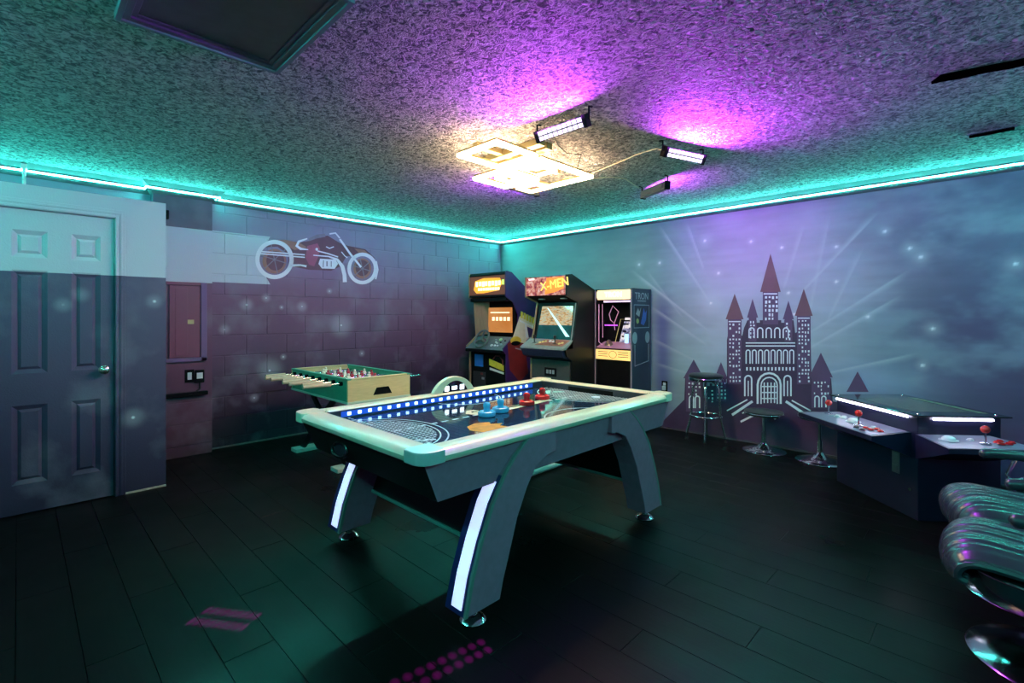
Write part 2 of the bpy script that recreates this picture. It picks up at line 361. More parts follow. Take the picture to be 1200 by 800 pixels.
far_m = mat('plain_wall_paint', (.10, .11, .15), .6, noise=.15, ns=2, bump=.2)
tag(MB().box(X1, X1 + .15, Y0 - .2, .2, -.05, H).build('wall_right', far_m), kind='structure')
tag(MB().box(-.2, X1 + .2, Y0 - .15, Y0, -.05, H).build('wall_front', far_m), kind='structure')

# ---- cornices with the cove strip (one per wall run)
ZC = 2.41; D = .09
def cornice(name, segs):
    """segs: list of (p0, p1, inward normal) in plan, mitred by explicit end points on the outer (ceiling) edge"""
    body = MB(); strip = MB(); chan = MB(); lip = MB()
    for (w0, w1, c0, c1) in segs:       # wall-edge points and ceiling-edge points
        a0 = Vector((*w0, ZC)); a1 = Vector((*w1, ZC)); b0 = Vector((*c0, H)); b1 = Vector((*c1, H)); t0 = Vector((*w0, H)); t1 = Vector((*w1, H))
        # face bows out a little in the middle
        out = ((b0 - t0) + (a0 - t0)).normalized()
        body.add([a0, a1, b1, b0, t0, t1], [(0, 1, 2, 3), (0, 3, 4), (1, 5, 2), (0, 4, 5, 1), (3, 2, 5, 4)])
        m0 = a0 * .5 + b0 * .5; m1 = a1 * .5 + b1 * .5
        n = (a1 - a0).cross(b0 - a0).normalized()
        ins = Vector(((c0[0] + c1[0] - w0[0] - w1[0]) / 2, (c0[1] + c1[1] - w0[1] - w1[1]) / 2, -D)).normalized()
        hin = Vector((ins.x, ins.y, 0)).normalized(); zz = Vector((0, 0, 1))
        lv = [m0 + ins * .012 - hin * .016 - zz * .0115, m0 + ins * .012 + hin * .003 - zz * .0115]; lw = [m1 + ins * .012 - hin * .016 - zz * .0115, m1 + ins * .012 + hin * .003 - zz * .0115]
        lip.add([lv[0], lv[1], lw[1], lw[0]] + [q_ - zz * .003 for q_ in (lv[0], lv[1], lw[1], lw[0])], [(0, 1, 2, 3), (4, 7, 6, 5), (0, 4, 5, 1), (1, 5, 6, 2), (2, 6, 7, 3), (3, 7, 4, 0)])  # added lip, blocks the strip's direct light to the wall below
        chan.tube([m0 + ins * .004, m1 + ins * .004], .011, 8)
        strip.tube([m0 + ins * .012, m1 + ins * .012], .0065, 8)
    o = body.build(name, cornice_m); tag(o, kind='structure')
    chan.build('channel', cornice_m, o); lip.build('added_shade_lip', cornice_m, o); strip.build('led_strip', lens_t, o, label='glowing teal light strip')
    return o
p, q, r_ = .1, -3.985, -4.45
cornice('trim_2', [((0, q), (0, 0), (D, q), (D, -D)), ((p, r_), (p, q), (p + D, r_ - D), (p + D, q + D)), ((p, q), (0, q), (p + D, q + D), (D, q + D)), ((0, r_), (p, r_), (D, r_ - D), (p + D, r_ - D)), ((0, Y0), (0, r_), (D, Y0 + D), (D, r_ - D))])
cornice('trim_3', [((0, 0), (X1, 0), (D, -D), (X1 - D, -D))])
cornice('trim_4', [((X1, 0), (X1, Y0), (X1 - D, -D), (X1 - D, Y0 + D))])
cornice('trim_5', [((X1, Y0), (0, Y0), (X1 - D, Y0 + D), (D, Y0 + D))])

# ---- closet box with six-panel door on the left
XC = .90; YC = -4.495; ZCB = 2.168
clo_stars = []
for (px, py, r) in [(181, 353, .10), (156, 489, .14), (74, 357, .1), (95, 345, .1)]:
    d = Fv + Rv * ((px - 600) / FPX) - Uv * ((py - 369.5) / FPX); t = (XC + .0 - CAM.x) / d.x; w = CAM + d * t
    clo_stars += [(tuple(w), r * .8, .2), (tuple(w), .018, 1.)]
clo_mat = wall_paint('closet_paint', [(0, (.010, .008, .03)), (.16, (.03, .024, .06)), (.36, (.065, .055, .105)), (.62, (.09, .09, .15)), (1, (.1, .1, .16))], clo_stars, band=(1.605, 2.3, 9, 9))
DY1 = -4.803; DY0 = DY1 - .82; DZ = 2.02   # door opening
clo = MB().box(XC - .1, XC, DY1, YC, 0, ZCB).box(XC - .1, XC, DY0, DY1, DZ, ZCB).box(XC - .1, XC, Y0, DY0, 0, ZCB).box(0, XC - .1, YC - .1, YC, 0, ZCB).box(0, XC, Y0, YC, ZCB, ZCB + .012).build('wall_closet', clo_mat); tag(clo, kind='structure')
cas = MB()
for dx, w0, w1 in ((.012, .0, .062), (.02, .004, .02), (.017, .03, .045)):
    cas.box(XC, XC + dx, DY1 + w0, DY1 + w1, 0, DZ + w1).box(XC, XC + dx, DY0 - w1, DY0 - w0, 0, DZ + w1).box(XC, XC + dx, DY0 - w0, DY1 + w0, DZ + w0, DZ + w1)
tag(cas.build('trim_6', clo_mat, bevel=.002), kind='structure')
door = bpy.data.objects.new('door_1', None); COL.objects.link(door); door.location = (XC, DY0, 0); WM['door_1'] = Matrix.Translation((XC, DY0, 0)); tag(door, kind='structure')
fr = MB(); dx0, dx1 = XC - .045, XC - .012
cols = [(DY0 + .11, DY0 + .355), (DY1 - .355, DY1 - .11)]
cols = [(DY1 - .69, DY1 - .51), (DY1 - .305, DY1 - .115)]
cols = [(-5.33, -5.15), (-5.045, -4.885)]
cols = [(-5.60 + .085, -5.60 + .275), (-5.335, -5.16), (-5.045, -4.885)]
cols = [(-5.325, -5.155), (-5.035, -4.88)]
# measured panel columns (two) and rows (three)
rows = [(.20, .72), (.93, 1.615), (1.70, 1.88)]
ys = [DY0, cols[0][0], cols[0][1], cols[1][0], cols[1][1], DY1 - .003]; zs_ = [.008] + [v for r2 in rows for v in r2] + [DZ - .004]
for i in range(5):
    for j in range(7):
        if i in (1, 3) and j in (1, 3, 5): continue
        fr.box(dx0, dx1, ys[i], ys[i + 1], zs_[j], zs_[j + 1])
fr.build('door_slab', clo_mat, door)
for (a, b_) in cols:
    for (c, d_) in rows:
        pn = MB(); s = .028; s2 = .045; x_in = dx1 - .018
        v = [(dx1, a, c), (dx1, b_, c), (dx1, b_, d_), (dx1, a, d_), (x_in, a + s, c + s), (x_in, b_ - s, c + s), (x_in, b_ - s, d_ - s), (x_in, a + s, d_ - s),
             (dx1 - .006, a + s2, c + s2), (dx1 - .006, b_ - s2, c + s2), (dx1 - .006, b_ - s2, d_ - s2), (dx1 - .006, a + s2, d_ - s2)]
        f = [(i, (i + 1) % 4, (i + 1) % 4 + 4, i + 4) for i in range(4)] + [(i + 4, (i + 1) % 4 + 4, (i + 1) % 4 + 8, i + 8) for i in range(4)] + [(8, 9, 10, 11)]
        pn.add(v, f).build('door_panel', clo_mat, door)
kM = Matrix.Translation((dx1, -4.862, .925)) @ Matrix.Rotation(math.pi / 2, 4, 'Y')
MB().lathe([(.03, 0), (.03, .006), (.012, .01), (.012, .03), (.026, .038), (.03, .05), (.026, .062), (.012, .068)], M=kM, n=20).build('door_knob', mat('satin_brass', (.75, .70, .55), .25, 1.), door, smooth=True, label='satin round door knob')
bb = MB().box(XC, XC + .012, DY1 + .062, YC, 0, .012).build('baseboard_closet', mat('scuffed_plaster', (.32, .28, .22), .8, noise=.6, ns=30)); tag(bb, kind='structure')
bb = MB().box(0, .012, -3.98, -.01, 0, .014).build('baseboard_left', mat('scuffed_base', (.13, .12, .12), .8, noise=.6, ns=30)); tag(bb, kind='structure')
bb = MB().box(.01, X1, -.014, 0, 0, .016).build('baseboard_back', mat('dark_base', (.06, .05, .07), .6, noise=.3)); tag(bb, kind='structure')
# small things on the left wall
t = thing('motion_sensor', 'small dark sensor box high on the pilaster beside the closet top', 'sensor', (.1, -4.30, 2.22))
MB().box(.1, .135, -4.40, -4.335, 2.19, 2.27).build('housing', matte, t, bevel=.006); MB().box(.1, .115, -4.405, -4.395, 2.19, 2.28).build('edge_cap', white_pl, t)
t = thing('conduit', 'short pale cable conduit clipped across the glowing strip above the closet door', 'conduit', (.05, -5.2, 2.3))
MB().tube([(.02, -5.262, 2.24), (.02, -5.262, 2.38), (.05, -5.262, 2.405), (.10, -5.262, 2.47)], .011).build('pipe', white_pl, t); MB().box(.06, .11, -5.28, -5.245, 2.455, 2.49).build('clip', white_pl, t)
# electric panel
t = thing('electric_panel', 'recessed maroon electrical panel with door below the pale band on the pilaster', 'panel', (.1, -4.19, .9))
pmr = mat('panel_maroon', (.20, .06, .10), .45, noise=.2, ns=4); pmv = mat('panel_violet', (.17, .10, .22), .5, noise=.15, ns=4)
fr = MB(); a, b_, c, d_ = -4.36, -4.035, .885, 1.625
fr.box(.1, .13, b_ - .05, b_, c, d_).box(.1, .13, a, b_, c, c + .035)
fr.build('frame', pmv, t, bevel=.004); MB().box(.1, .13, a, b_ - .05, d_ - .03, d_).build('top_rail', pmr, t, bevel=.004)
MB().box(.1, .118, a + .03, b_ - .055, c + .04, d_ - .035).box(.118, .121, a + .075, -4.19, c + .06, d_ - .06).build('door', pmr, t, bevel=.002)
MB().box(.118, .124, b_ - .155, b_ - .105, 1.235, 1.275).build('latch', mat('brass_latch', (.5, .42, .2), .4, .6), t)
def outlet(name, label, loc, cat='outlet', plug=False, ax='x', pm_=None):
    t = thing(name, label, cat, loc)
    x, y_, z_ = loc
    if ax == 'x':
        MB().box(x, x + .007, y_ - .037, y_ + .037, z_ - .06, z_ + .06).build('cover_plate', matte, t, bevel=.002)
        MB().box(x + .007, x + .012, y_ - .017, y_ + .017, z_ - .034, z_ + .034).build('switch_rocker', white_pl, t, bevel=.002)
    else:
        MB().box(x - .037, x + .037, y_ - .007, y_, z_ - .06, z_ + .06).build('cover_plate', matte, t, bevel=.002)
        for dz in (-.024, .024): MB().box(x - .017, x + .017, y_ - .011, y_ - .007, z_ + dz - .016, z_ + dz + .016).build('socket', white_pl, t, bevel=.002)
        MB().box(x - .015, x + .02, y_ - .045, y_ - .011, z_ - .045, z_ + .005).build('plug', white_pl, t, bevel=.005)
    return t
outlet('light_switch', 'white rocker switch in a black plate, left of the plugged timer', (.1, -4.172, .748), 'switch')
t = thing('plug_timer', 'black box with white screen plugged in right of the rocker switch', 'timer', (.1, -4.095, .735))
MB().box(.1, .125, -4.13, -4.055, .68, .80).build('housing', matte, t, bevel=.005); MB().box(.125, .128, -4.118, -4.07, .72, .775).build('screen', white_pl, t); MB().tube([(.112, -4.09, .68), (.112, -4.09, .62), (.112, -4.12, .60)], .008).build('cord', rub, t)
t = MB().box(.1, .15, -4.44, -4.03, .565, .60).build('wall_shelf', matte, bevel=.004); tag(t, 'narrow black ledge on the wall under the switch', 'shelf')
outlet('power_outlet', 'dark wall outlet with a plug beside the rightmost arcade cabinet', (2.746, 0, .49), ax='y')

# ------------------------------------------------------------------ painted motorcycle (flat paint on the block wall)
def flat_left(name, polys, m, x, parent):
    b = MB()
    for P in polys: b.prism([onleft(*p) for p in P], 'x', x - .0008, x)
    return b.build(name, m, parent)
def stroke(pts, w):
    """outline polygon (photo pixels) along a polyline"""
    L_, R_ = [], []
    for i, p_ in enumerate(pts):
        a = pts[max(i - 1, 0)]; c = pts[min(i + 1, len(pts) - 1)]; dx, dy = c[0] - a[0], c[1] - a[1]; l = math.hypot(dx, dy) or 1
        wi = w[i] if isinstance(w, (list, tuple)) else w
        L_.append((p_[0] - dy / l * wi / 2, p_[1] + dx / l * wi / 2)); R_.append((p_[0] + dy / l * wi / 2, p_[1] - dx / l * wi / 2))
    return L_ + R_[::-1]
def arc(cx, cy, rx, ry, a0, a1, n=28): return [(cx + rx * math.cos(math.radians(a0 + (a1 - a0) * i / n)), cy + ry * math.sin(math.radians(a0 + (a1 - a0) * i / n))) for i in range(n + 1)]
paint_w = mat('white_wall_paint', (.80, .84, .86), .5, noise=.04); paint_d = mat('maroon_wall_paint', (.10, .035, .05), .5, noise=.35, ns=6)
paint_b = mat('bronze_wall_paint', (.30, .14, .10), .5, noise=.4, ns=8); paint_r = mat('rose_wall_paint', (.30, .07, .11), .5, noise=.2, ns=8); paint_g = mat('grey_wall_paint', (.20, .19, .22), .5, noise=.2)
mural = MB().prism([onleft(*p) for p in [(306, 290), (316, 282), (334, 281), (350, 284), (364, 282), (372, 277), (384, 276), (392, 281), (399, 285), (408, 288), (428, 292), (440, 303), (430, 300), (418, 300), (406, 300), (399, 312), (388, 317), (362, 316), (347, 313), (338, 310), (338, 298), (325, 289)]], 'x', .0012, .0022).build('motorcycle_painting', paint_d, wall_l, label='painted low dark motorcycle with pale wheel rings')
flat_left('wheel_ring', [stroke(arc(321.5, 304, 20, 20.5, 0, 360, 44), 5.)], paint_w, .0042, mural)
flat_left('wheel_ring', [stroke(arc(424.5, 314.5, 15.5, 16.5, 0, 360, 36), 4.2)], paint_w, .0042, mural)
for (wx, wy, wr) in ((321.5, 304, 18), (424.5, 314.5, 14)): flat_left('wheel_spokes', [stroke([(wx - wr * math.cos(q), wy - wr * math.sin(q)), (wx + wr * math.cos(q), wy + wr * math.sin(q))], 1.) for q in (.3, 1.35, 2.4)], paint_g, .0038, mural)
flat_left('hub_disc', [arc(321.5, 306, 14, 14.5, 0, 352, 24)], paint_b, .0030, mural); flat_left('hub_disc', [arc(322.5, 305.5, 10.5, 11.5, 0, 352, 24)], paint_d, .0036, mural)
flat_left('hub_disc', [arc(424.5, 314.5, 10.5, 12, 0, 352, 24)], paint_b, .0030, mural); flat_left('hub_disc', [arc(424.5, 314, 8, 9.5, 0, 352, 24)], paint_d, .0036, mural)
flat_left('fairing', [[(309, 287), (318, 281), (335, 281), (352, 285), (360, 290), (345, 293), (330, 284), (318, 283)]], paint_b, .0032, mural)
flat_left('fairing', [[(415, 291), (427, 293), (437, 302), (430, 299), (422, 298)]], paint_b, .0032, mural)
flat_left('seat', [[(360, 288), (372, 285), (375, 292), (372, 303), (368, 312), (362, 310), (358, 302)]], paint_r, .0032, mural)
flat_left('tank', [stroke([(362, 281), (371, 277), (381, 275.5)], [3, 4.5, 4])], paint_g, .0034, mural)
flat_left('pale_line', [stroke([(360, 279.5), (350, 283), (347.5, 288), (352, 291.5), (361, 292.5)], [1.5, 3, 3.5, 3, 1]), stroke([(304, 294.5), (345, 297.5), (357, 298.5)], 1.5), stroke([(304, 297), (345, 300.5), (357, 301.5)], 1.5),
          stroke([(339, 311), (352, 310.5), (359, 312)], [3, 2, 2.5]), stroke([(367, 299), (385, 300.5), (395, 304), (401, 312), (403.5, 322), (404, 330.5)], [1.2, 1.5, 3, 4.5, 4.5, 4.8]),
          stroke([(372, 294), (384, 297), (396, 301)], 1.5), stroke([(386, 274), (393, 273), (398, 279)], 1.8), stroke([(398, 280), (410, 297), (423, 313)], 2.4),
          stroke([(400, 295), (404, 300), (407, 302)], 1), stroke([(440.5, 306), (442.5, 316), (440, 327)], 2), arc(371, 292, 1.6, 1.8, 0, 330, 10), stroke([(382, 289), (386, 291), (391, 289)], 1.2)], paint_w, .0042, mural)
flat_left('engine', [[(375, 303), (393, 304), (396, 309), (392, 315), (377, 314.5), (373, 309)]], paint_w, .0036, mural)
flat_left('engine_slot', [stroke([(379, 305), (378.5, 313)], 1), stroke([(383, 306), (383, 312)], 1.4), stroke([(388, 306), (388, 312.5)], 1)], paint_g, .0042, mural)

# ------------------------------------------------------------------ painted towers (generic castle-like skyline, flat paint on the back wall)
sil = mat('plum_wall_paint', (.055, .028, .075), .5, noise=.35, ns=5); sil2 = mat('plum_light_wall_paint', (.11, .06, .14), .5, noise=.3, ns=5)
sil3 = mat('plum_red_wall_paint', (.16, .07, .10), .5, noise=.3, ns=5)
def flat_back(name, polys, m, y, parent, label=None):
    b = MB()
    for P in polys: b.prism([onback(*p) for p in P], 'y', -y, -y + .0008)
    return b.build(name, m, parent, label=label)
def crenel(x0, x1, y_, n, h=3):
    o = []; w = (x1 - x0) / (2 * n - 1)
    for i in range(2 * n - 1):
        t_ = y_ - (h if i % 2 == 0 else 0); o += [(x0 + i * w, t_), (x0 + (i + 1) * w, t_)]
    return o
base_poly = [(770, 500.5), (792, 478), (802, 468), (803, 444)] + crenel(803, 824, 444, 4) + [(824, 456)] + crenel(826, 852, 452, 5) + [(852, 398)] + crenel(853, 870, 396, 3) + [(872, 384)] + crenel(876, 930, 378, 8) + [(932, 390)] + crenel(934, 950, 392, 3) + [(951, 448)] + crenel(974, 974, 446, 1) + [(976, 470), (986, 472), (1000, 500), (1010, 541), (985, 537), (960, 532)]
paint = MB().prism([onback(*p) for p in base_poly], 'y', -.0022, -.0012).build('castle_painting', sil, wall_b, label='painted dark many-towered castle with pale glowing windows')
spires = [(903, 297, 12, 342, sil3), (861, 344, 10.5, 374, sil3), (942, 338, 10.5, 370, sil3), (882, 350, 6.5, 372, sil2), (924, 352, 6.5, 374, sil2), (813, 421, 12, 443, sil2), (845, 424, 8, 444, sil2), (962, 413, 14, 442, sil2), (1005, 435, 13, 459, sil2)]
for (cx, ty, hw, by, m_) in spires: flat_back('tower_roof', [[(cx, ty), (cx + hw, by), (cx - hw, by)]], m_, .0030, paint)
towers = [(894, 342, 912, 380), (853, 374, 869, 450), (934, 370, 950, 450), (877.5, 372, 886.5, 400), (919.5, 374, 928.5, 400), (804, 443, 822, 482), (839, 444, 851, 470), (951, 442, 973, 478)]
flat_back('tower', [[(a_, b2), (c, b2), (c, d_), (a_, d_)] for a_, b2, c, d_ in towers], sil2, .0026, paint)
W = []; rr = random.Random(4)
def rect(x, y_, w, h): W.append([(x, y_), (x + w, y_), (x + w, y_ + h), (x, y_ + h)])
def archw(x, y_, w, h, t=1.5):
    n = 8; out = [(x, y_ + h), (x, y_ + w / 2)] + [(x + w / 2 - w / 2 * math.cos(math.pi * i / n), y_ + w / 2 - w / 2 * math.sin(math.pi * i / n)) for i in range(1, n)] + [(x + w, y_ + w / 2), (x + w, y_ + h)]
    W.append(stroke(out, t))
def grid(x0, y0, x1, y1, dx, dy, p=.7, w=1.8, h=2.2):
    y_ = y0
    while y_ < y1:
        x = x0
        while x < x1:
            if rr.random() < p: rect(x + rr.uniform(-.3, .3), y_, w * rr.uniform(.7, 1.2), h * rr.uniform(.7, 1.3))
            x += dx
        y_ += dy
grid(855, 379, 867, 446, 3.6, 4.4, .75); grid(936, 375, 948, 446, 3.6, 4.4, .75); grid(896.5, 347, 910, 374, 4.2, 5, .85, 2.2, 3); grid(879, 376, 886, 396, 3.6, 4.4, .8); grid(921, 378, 928, 396, 3.6, 4.4, .8)
grid(807, 448, 821, 462, 4, 4.2, .8); grid(954, 447, 972, 462, 4, 4.2, .8); grid(841, 448, 850, 466, 4, 4.2, .8); grid(826, 457, 838, 470, 4, 4.2, .5)
for x in (853, 934): rect(x + 1, 376 if x < 900 else 372, 14, 1.3)
rect(895, 343.5, 16, 1.4)
for x in (878, 888, 898, 908, 918): archw(x, 384, 6, 12, 1.5)
for y_ in (401, 404.5): rect(874, y_, 58, 1.4)
for k in range(8): archw(874.5 + k * 7.3, 410, 4.6, 16, 1.4)
for k in range(14): rect(874.5 + k * 4.2, 430, 2, 4)
for k in range(2): archw(873 + k * 46, 440, 8, 24, 1.8); rect(876.3 + k * 46, 446, 1.4, 18)
archw(888, 437, 27, 36, 2.4); archw(892, 442, 19, 31, 1.6)
for k in range(4): rect(895 + k * 4, 448, 1.5, 24)
for k in range(3): rect(893, 452 + k * 7, 17, 1.4)
archw(808, 464, 5, 14, 1.5); archw(815, 464, 5, 14, 1.5); archw(955, 464, 5, 13, 1.5); archw(963, 464, 5, 13, 1.5)
W.append(stroke([(882, 470), (858, 486)], 3)); W.append(stroke([(876, 468), (852, 481)], 1.6)); W.append(stroke([(921, 470), (942, 484)], 3)); W.append(stroke([(928, 469), (950, 481)], 1.6))
for (a_, b2, w) in [((868, 494), (884, 486), 2.4), ((885, 487), (888, 482), 2), ((896, 483), (897, 490), 2.2), ((903, 484), (909, 491), 2.2), ((908, 481), (918, 488), 2), ((870, 484), (878, 480), 1.6)]: W.append(stroke([a_, b2], w))
ws = flat_back('pale_windows', W, mat('pale_blue_wall_paint', (.82, .93, .98), .5, noise=.06, ns=9), .0042, paint, label='pale blue painted windows and outlines'); ws['kind'] = 'stuff'

# ------------------------------------------------------------------ ceiling things
# access hatch
hx0, hx1, hy0, hy1 = 2.985, 3.75, -5.03, -4.415
t = thing('ceiling_hatch', 'dark framed attic hatch in the ceiling above the closet side', 'hatch', (3.36, -4.72, H))
hm = mat('hatch_dark_paint', (.10, .14, .15), .45, noise=.3, ns=12, bump=.2); hf = mat('hatch_frame_paint', (.14, .18, .22), .4, noise=.2, ns=10)
def mould(x0, x1, y0, y1):
    b = MB()
    for (o1, o2, z0) in ((0, .02, .03), (.012, .045, .022), (.04, .065, .012)):
        b.box(x0 + o1, x1 - o1, y0 + o1, y0 + o2, H - z0, H).box(x0 + o1, x1 - o1, y1 - o2, y1 - o1, H - z0, H).box(x0 + o1, x0 + o2, y0 + o2, y1 - o2, H - z0, H).box(x1 - o2, x1 - o1, y0 + o2, y1 - o2, H - z0, H)
    return b
mould(hx0, hx1, hy0, hy1).build('frame', hf, t, bevel=.002); MB().box(hx0 + .06, hx1 - .06, hy0 + .06, hy1 - .06, H - .006, H).build('hatch_panel', hm, t)
t = thing('air_vent', 'small black slot vent near the cove light at the right', 'vent', (5.456, -.887, H)); MB().box(5.35, 5.56, -.92, -.865, H - .014, H).build('slot_plate', void, t, bevel=.003); MB().box(5.34, 5.57, -.92, -.91, H - .008, H).build('lip', hf, t)
b = MB(); pts = [onp for onp in []]
prof = [(5.23, -2.03, .012), (5.27, -2.06, .045), (5.34, -2.04, .05), (5.42, -2.03, .042), (5.52, -2.0, .045), (5.66, -1.99, .04), (5.85, -1.96, .012)]
up = [(x, y_ + w) for x, y_, w in prof]; dn = [(x, y_ - w) for x, y_, w in prof][::-1]
tag(b.prism(up + dn, 'z', H - .006, H + .001).build('ceiling_scar', void, ceil, label='dark torn streak in the ceiling texture'))

# square light fixture
glow2 = mat('fixture_soft_glow', (1, 1, 1), .3, emit=WARM, es=7.)
glow = mat('fixture_glow', (1, 1, 1), .3, emit=WARM, es=E_FIX); gold = mat('fixture_bronze', (.30, .24, .12), .35, .7, noise=.1)
fx = thing('square_ceiling_light', 'modern ceiling light of overlapping glowing square frames', 'ceiling light', (2.9, -2.6, H))
def sqframe(x0, x1, y0, y1, z, w=.028, gm=None, rot=0):
    b = MB(); k = MB(); c = Vector(((x0 + x1) / 2, (y0 + y1) / 2, 0)); M = Matrix.Translation(c) @ Matrix.Rotation(math.radians(rot), 4, 'Z') @ Matrix.Translation(-c)
    for (bb_, z0, z1, o) in ((b, z, z + .022, 0), (k, z + .022, z + .040, .006)):
        bb_.box(x0 + o, x1 - o, y0 + o, y0 + w - o, z0, z1, M).box(x0 + o, x1 - o, y1 - w + o, y1 - o, z0, z1, M).box(x0 + o, x0 + w - o, y0 + w, y1 - w, z0, z1, M).box(x1 - w + o, x1 - o, y0 + w, y1 - w, z0, z1, M)
    f = k.build('frame', gold, fx); b.build('light_strip', gm or glow, f)
sqframe(2.84, 3.23, -3.19, -2.80, 2.40, .03)
sqframe(2.74, 3.20, -2.72, -2.10, 2.405, .034)
sqframe(2.56, 2.92, -2.80, -2.43, 2.375, .032)
sqframe(2.60, 2.83, -2.36, -2.17, 2.375, .028, glow2)
sqframe(2.66, 2.83, -2.66, -2.50, 2.385, .024, glow2)
sqframe(2.86, 3.08, -2.60, -2.40, 2.415, .024, glow2)
MB().box(2.70, 3.30, -2.86, -2.80, 2.46, H).box(2.74, 3.28, -2.76, -2.70, 2.46, H).box(2.9, 2.95, -3.1, -2.2, 2.47, H).box(2.78, 3.0, -2.66, -2.30, 2.465, H).build('mounting_plate', gold, fx, bevel=.003)

# LED wall-wash bars
bar_mat = mat('bar_housing', (.16, .15, .14), .45, noise=.2); led_w = mat('bar_led', (1, .9, 1), .3, emit=(.85, .62, 1.), es=2.2)
def led_bar(label, c, ang, tilt, watt=1., beam=0, on_color=PURP, length=.36):
    """c centre of the bar; ang direction (deg) the lamps face in plan; tilt downward (deg)"""
    t = thing('led_bar', label, 'light bar', c, 0, 'led bars around the square ceiling light')
    A = math.radians(ang); face = Vector((math.cos(A), math.sin(A), 0)); side = Vector((-math.sin(A), math.cos(A), 0))
    T = math.radians(tilt); fw = face * math.cos(T) + Vector((0, 0, -math.sin(T))); upv = side.cross(fw).normalized()
    if upv.z < 0: upv = -upv
    M = Matrix((fw, side, fw.cross(side))).transposed().to_4x4(); M.translation = Vector(c)
    l = length / 2
    MB().box(-.035, .012, -l, l, -.032, .032, M).box(-.045, -.035, -l + .02, l - .02, -.02, .02, M).build('housing', bar_mat, t, bevel=.004)
    for s in (-1, 1):
        MB().box(-.03, .02, s * l - .012, s * l + .012, -.036, .036, M).build('end_cap', matte, t, bevel=.004)
        p0 = M @ Vector((-.01, s * (l + .014), 0)); MB().tube([p0, (p0.x, p0.y, H - .01), (p0.x - face.x * .03, p0.y - face.y * .03, H - .004)], .006).build('bracket', matte, t)
    n = 9; w = (length - .03) / n
    for i in range(n):
        lm = MB()
        for zz in (-.015, .015):
            a = -l + .015 + i * w; lm.box(.012, .016, a + .005, a + w - .005, zz - .0105, zz + .0105, M)
        lm.build('led_lens', led_w, t)
    ld = bpy.data.lights.new('bar_beam', 'AREA'); ld.shape = 'RECTANGLE'; ld.size = length - .04; ld.size_y = .05; ld.color = on_color; ld.energy = W_BAR * watt
    lo = bpy.data.objects.new('bar_beam', ld); COL.objects.link(lo); lo.parent = t
    bt = math.radians(beam); bw_ = face * math.cos(bt) + Vector((0, 0, math.sin(bt))); Z = -bw_; Xa = side; Ya = Z.cross(Xa); Ml = Matrix((Xa, Ya, Z)).transposed().to_4x4(); Ml.translation = Vector(c) + fw * .03
    lo.matrix_local = wm(t).inverted() @ Ml
    return t
led_bar('lit light bar facing the camera, right above the square fixture', (3.635, -3.05, 2.415), -90, 28, 1.6, 6)
led_bar('lit light bar to the right, facing right, joined by pale cord', (3.94, -2.07, 2.42), -18, 28, 2.4, 6)
led_bar('light bar seen from behind near the right cove, facing the castle wall', (3.34, -1.35, 2.42), 62, 4, .8)
led_bar('light bar seen from behind below the square fixture, facing the left wall', (2.53, -2.20, 2.42), 180, 4, 1.0)
def added_dot_beam(src, tgt, ux, nx, ny, px_, py_):
    '''added spot with no fitting behind it, throwing rows of dots on the floor'''
    ld = bpy.data.lights.new('added_dot_beam', 'SPOT'); ld.color = (.75, .0, .62); ld.energy = 5200; ld.spot_size = math.radians(12); ld.spot_blend = 0; ld.shadow_soft_size = .001
    o = bpy.data.objects.new('added_dot_beam', ld); COL.objects.link(o); src = Vector(src); d = Vector(tgt) - src; Z = -d.normalized(); X = (Vector(ux) - Z * Vector(ux).dot(Z)).normalized(); Yv = Z.cross(X)
    M = Matrix((X, Yv, Z)).transposed().to_4x4(); M.translation = src; o.matrix_world = M
    ld.use_nodes = True; N = ld.node_tree.nodes; L = ld.node_tree.links; em = N['Emission']
    tc = N.new('ShaderNodeTexCoord'); sp = N.new('ShaderNodeSeparateXYZ'); L.new(tc.outputs['Normal'], sp.inputs[0])
    def mt(op, a, b=None):
        q = N.new('ShaderNodeMath'); q.operation = op
        for i, w in enumerate((a, b)):
            if w is None: continue
            if isinstance(w, (int, float)): q.inputs[i].default_value = w
            else: L.new(w, q.inputs[i])
        return q.outputs[0]
    res = None
    for ax, n_, pitch in ((0, nx, px_), (1, ny, py_)):
        v = mt('DIVIDE', mt('DIVIDE', sp.outputs[ax], mt('ABSOLUTE', sp.outputs[2])), pitch / d.length)
        inside = mt('LESS_THAN', mt('ABSOLUTE', v), n_ / 2)
        fr_ = mt('SUBTRACT', mt('FRACT', mt('ADD', v, 50 + n_ / 2)), .5)
        w = mt('MULTIPLY', fr_, fr_); res = (w, inside) if res is None else (mt('ADD', res[0], w), mt('MULTIPLY', res[1], inside))
    k = mt('MULTIPLY', mt('MAXIMUM', mt('SUBTRACT', 1., mt('MULTIPLY', res[0], 4.5)), 0.), res[1])
    L.new(k, em.inputs['Strength'])
    return o
added_dot_beam((4.12, -2.05, 2.36), (3.975, -4.17, 0), (.05, .31, 0), 9, 2, .034, .055)
added_dot_beam((3.3, -3.92, 2.44), (3.07, -4.665, 0), (.25, .17, 0), 9, 2, .030, .075)
cordm = mat('cream_cord', (.6, .5, .38), .5); 
t = MB().tube([(2.93, -2.12, 2.46), (3.05, -2.0, 2.47), (3.25, -2.02, 2.49), (3.45, -2.06, 2.498), (3.6, -2.12, 2.495), (3.8, -2.2, 2.47), (3.88, -2.24, 2.43)], .005).build('power_cord', cordm, fx, smooth=True)
t = MB().tube([(2.9, -2.1, 2.46), (3.0, -1.9, 2.48), (3.15, -1.75, 2.495), (3.2, -1.62, 2.498), (3.22, -1.42, 2.45)], .005).build('power_cord', cordm, fx, smooth=True)
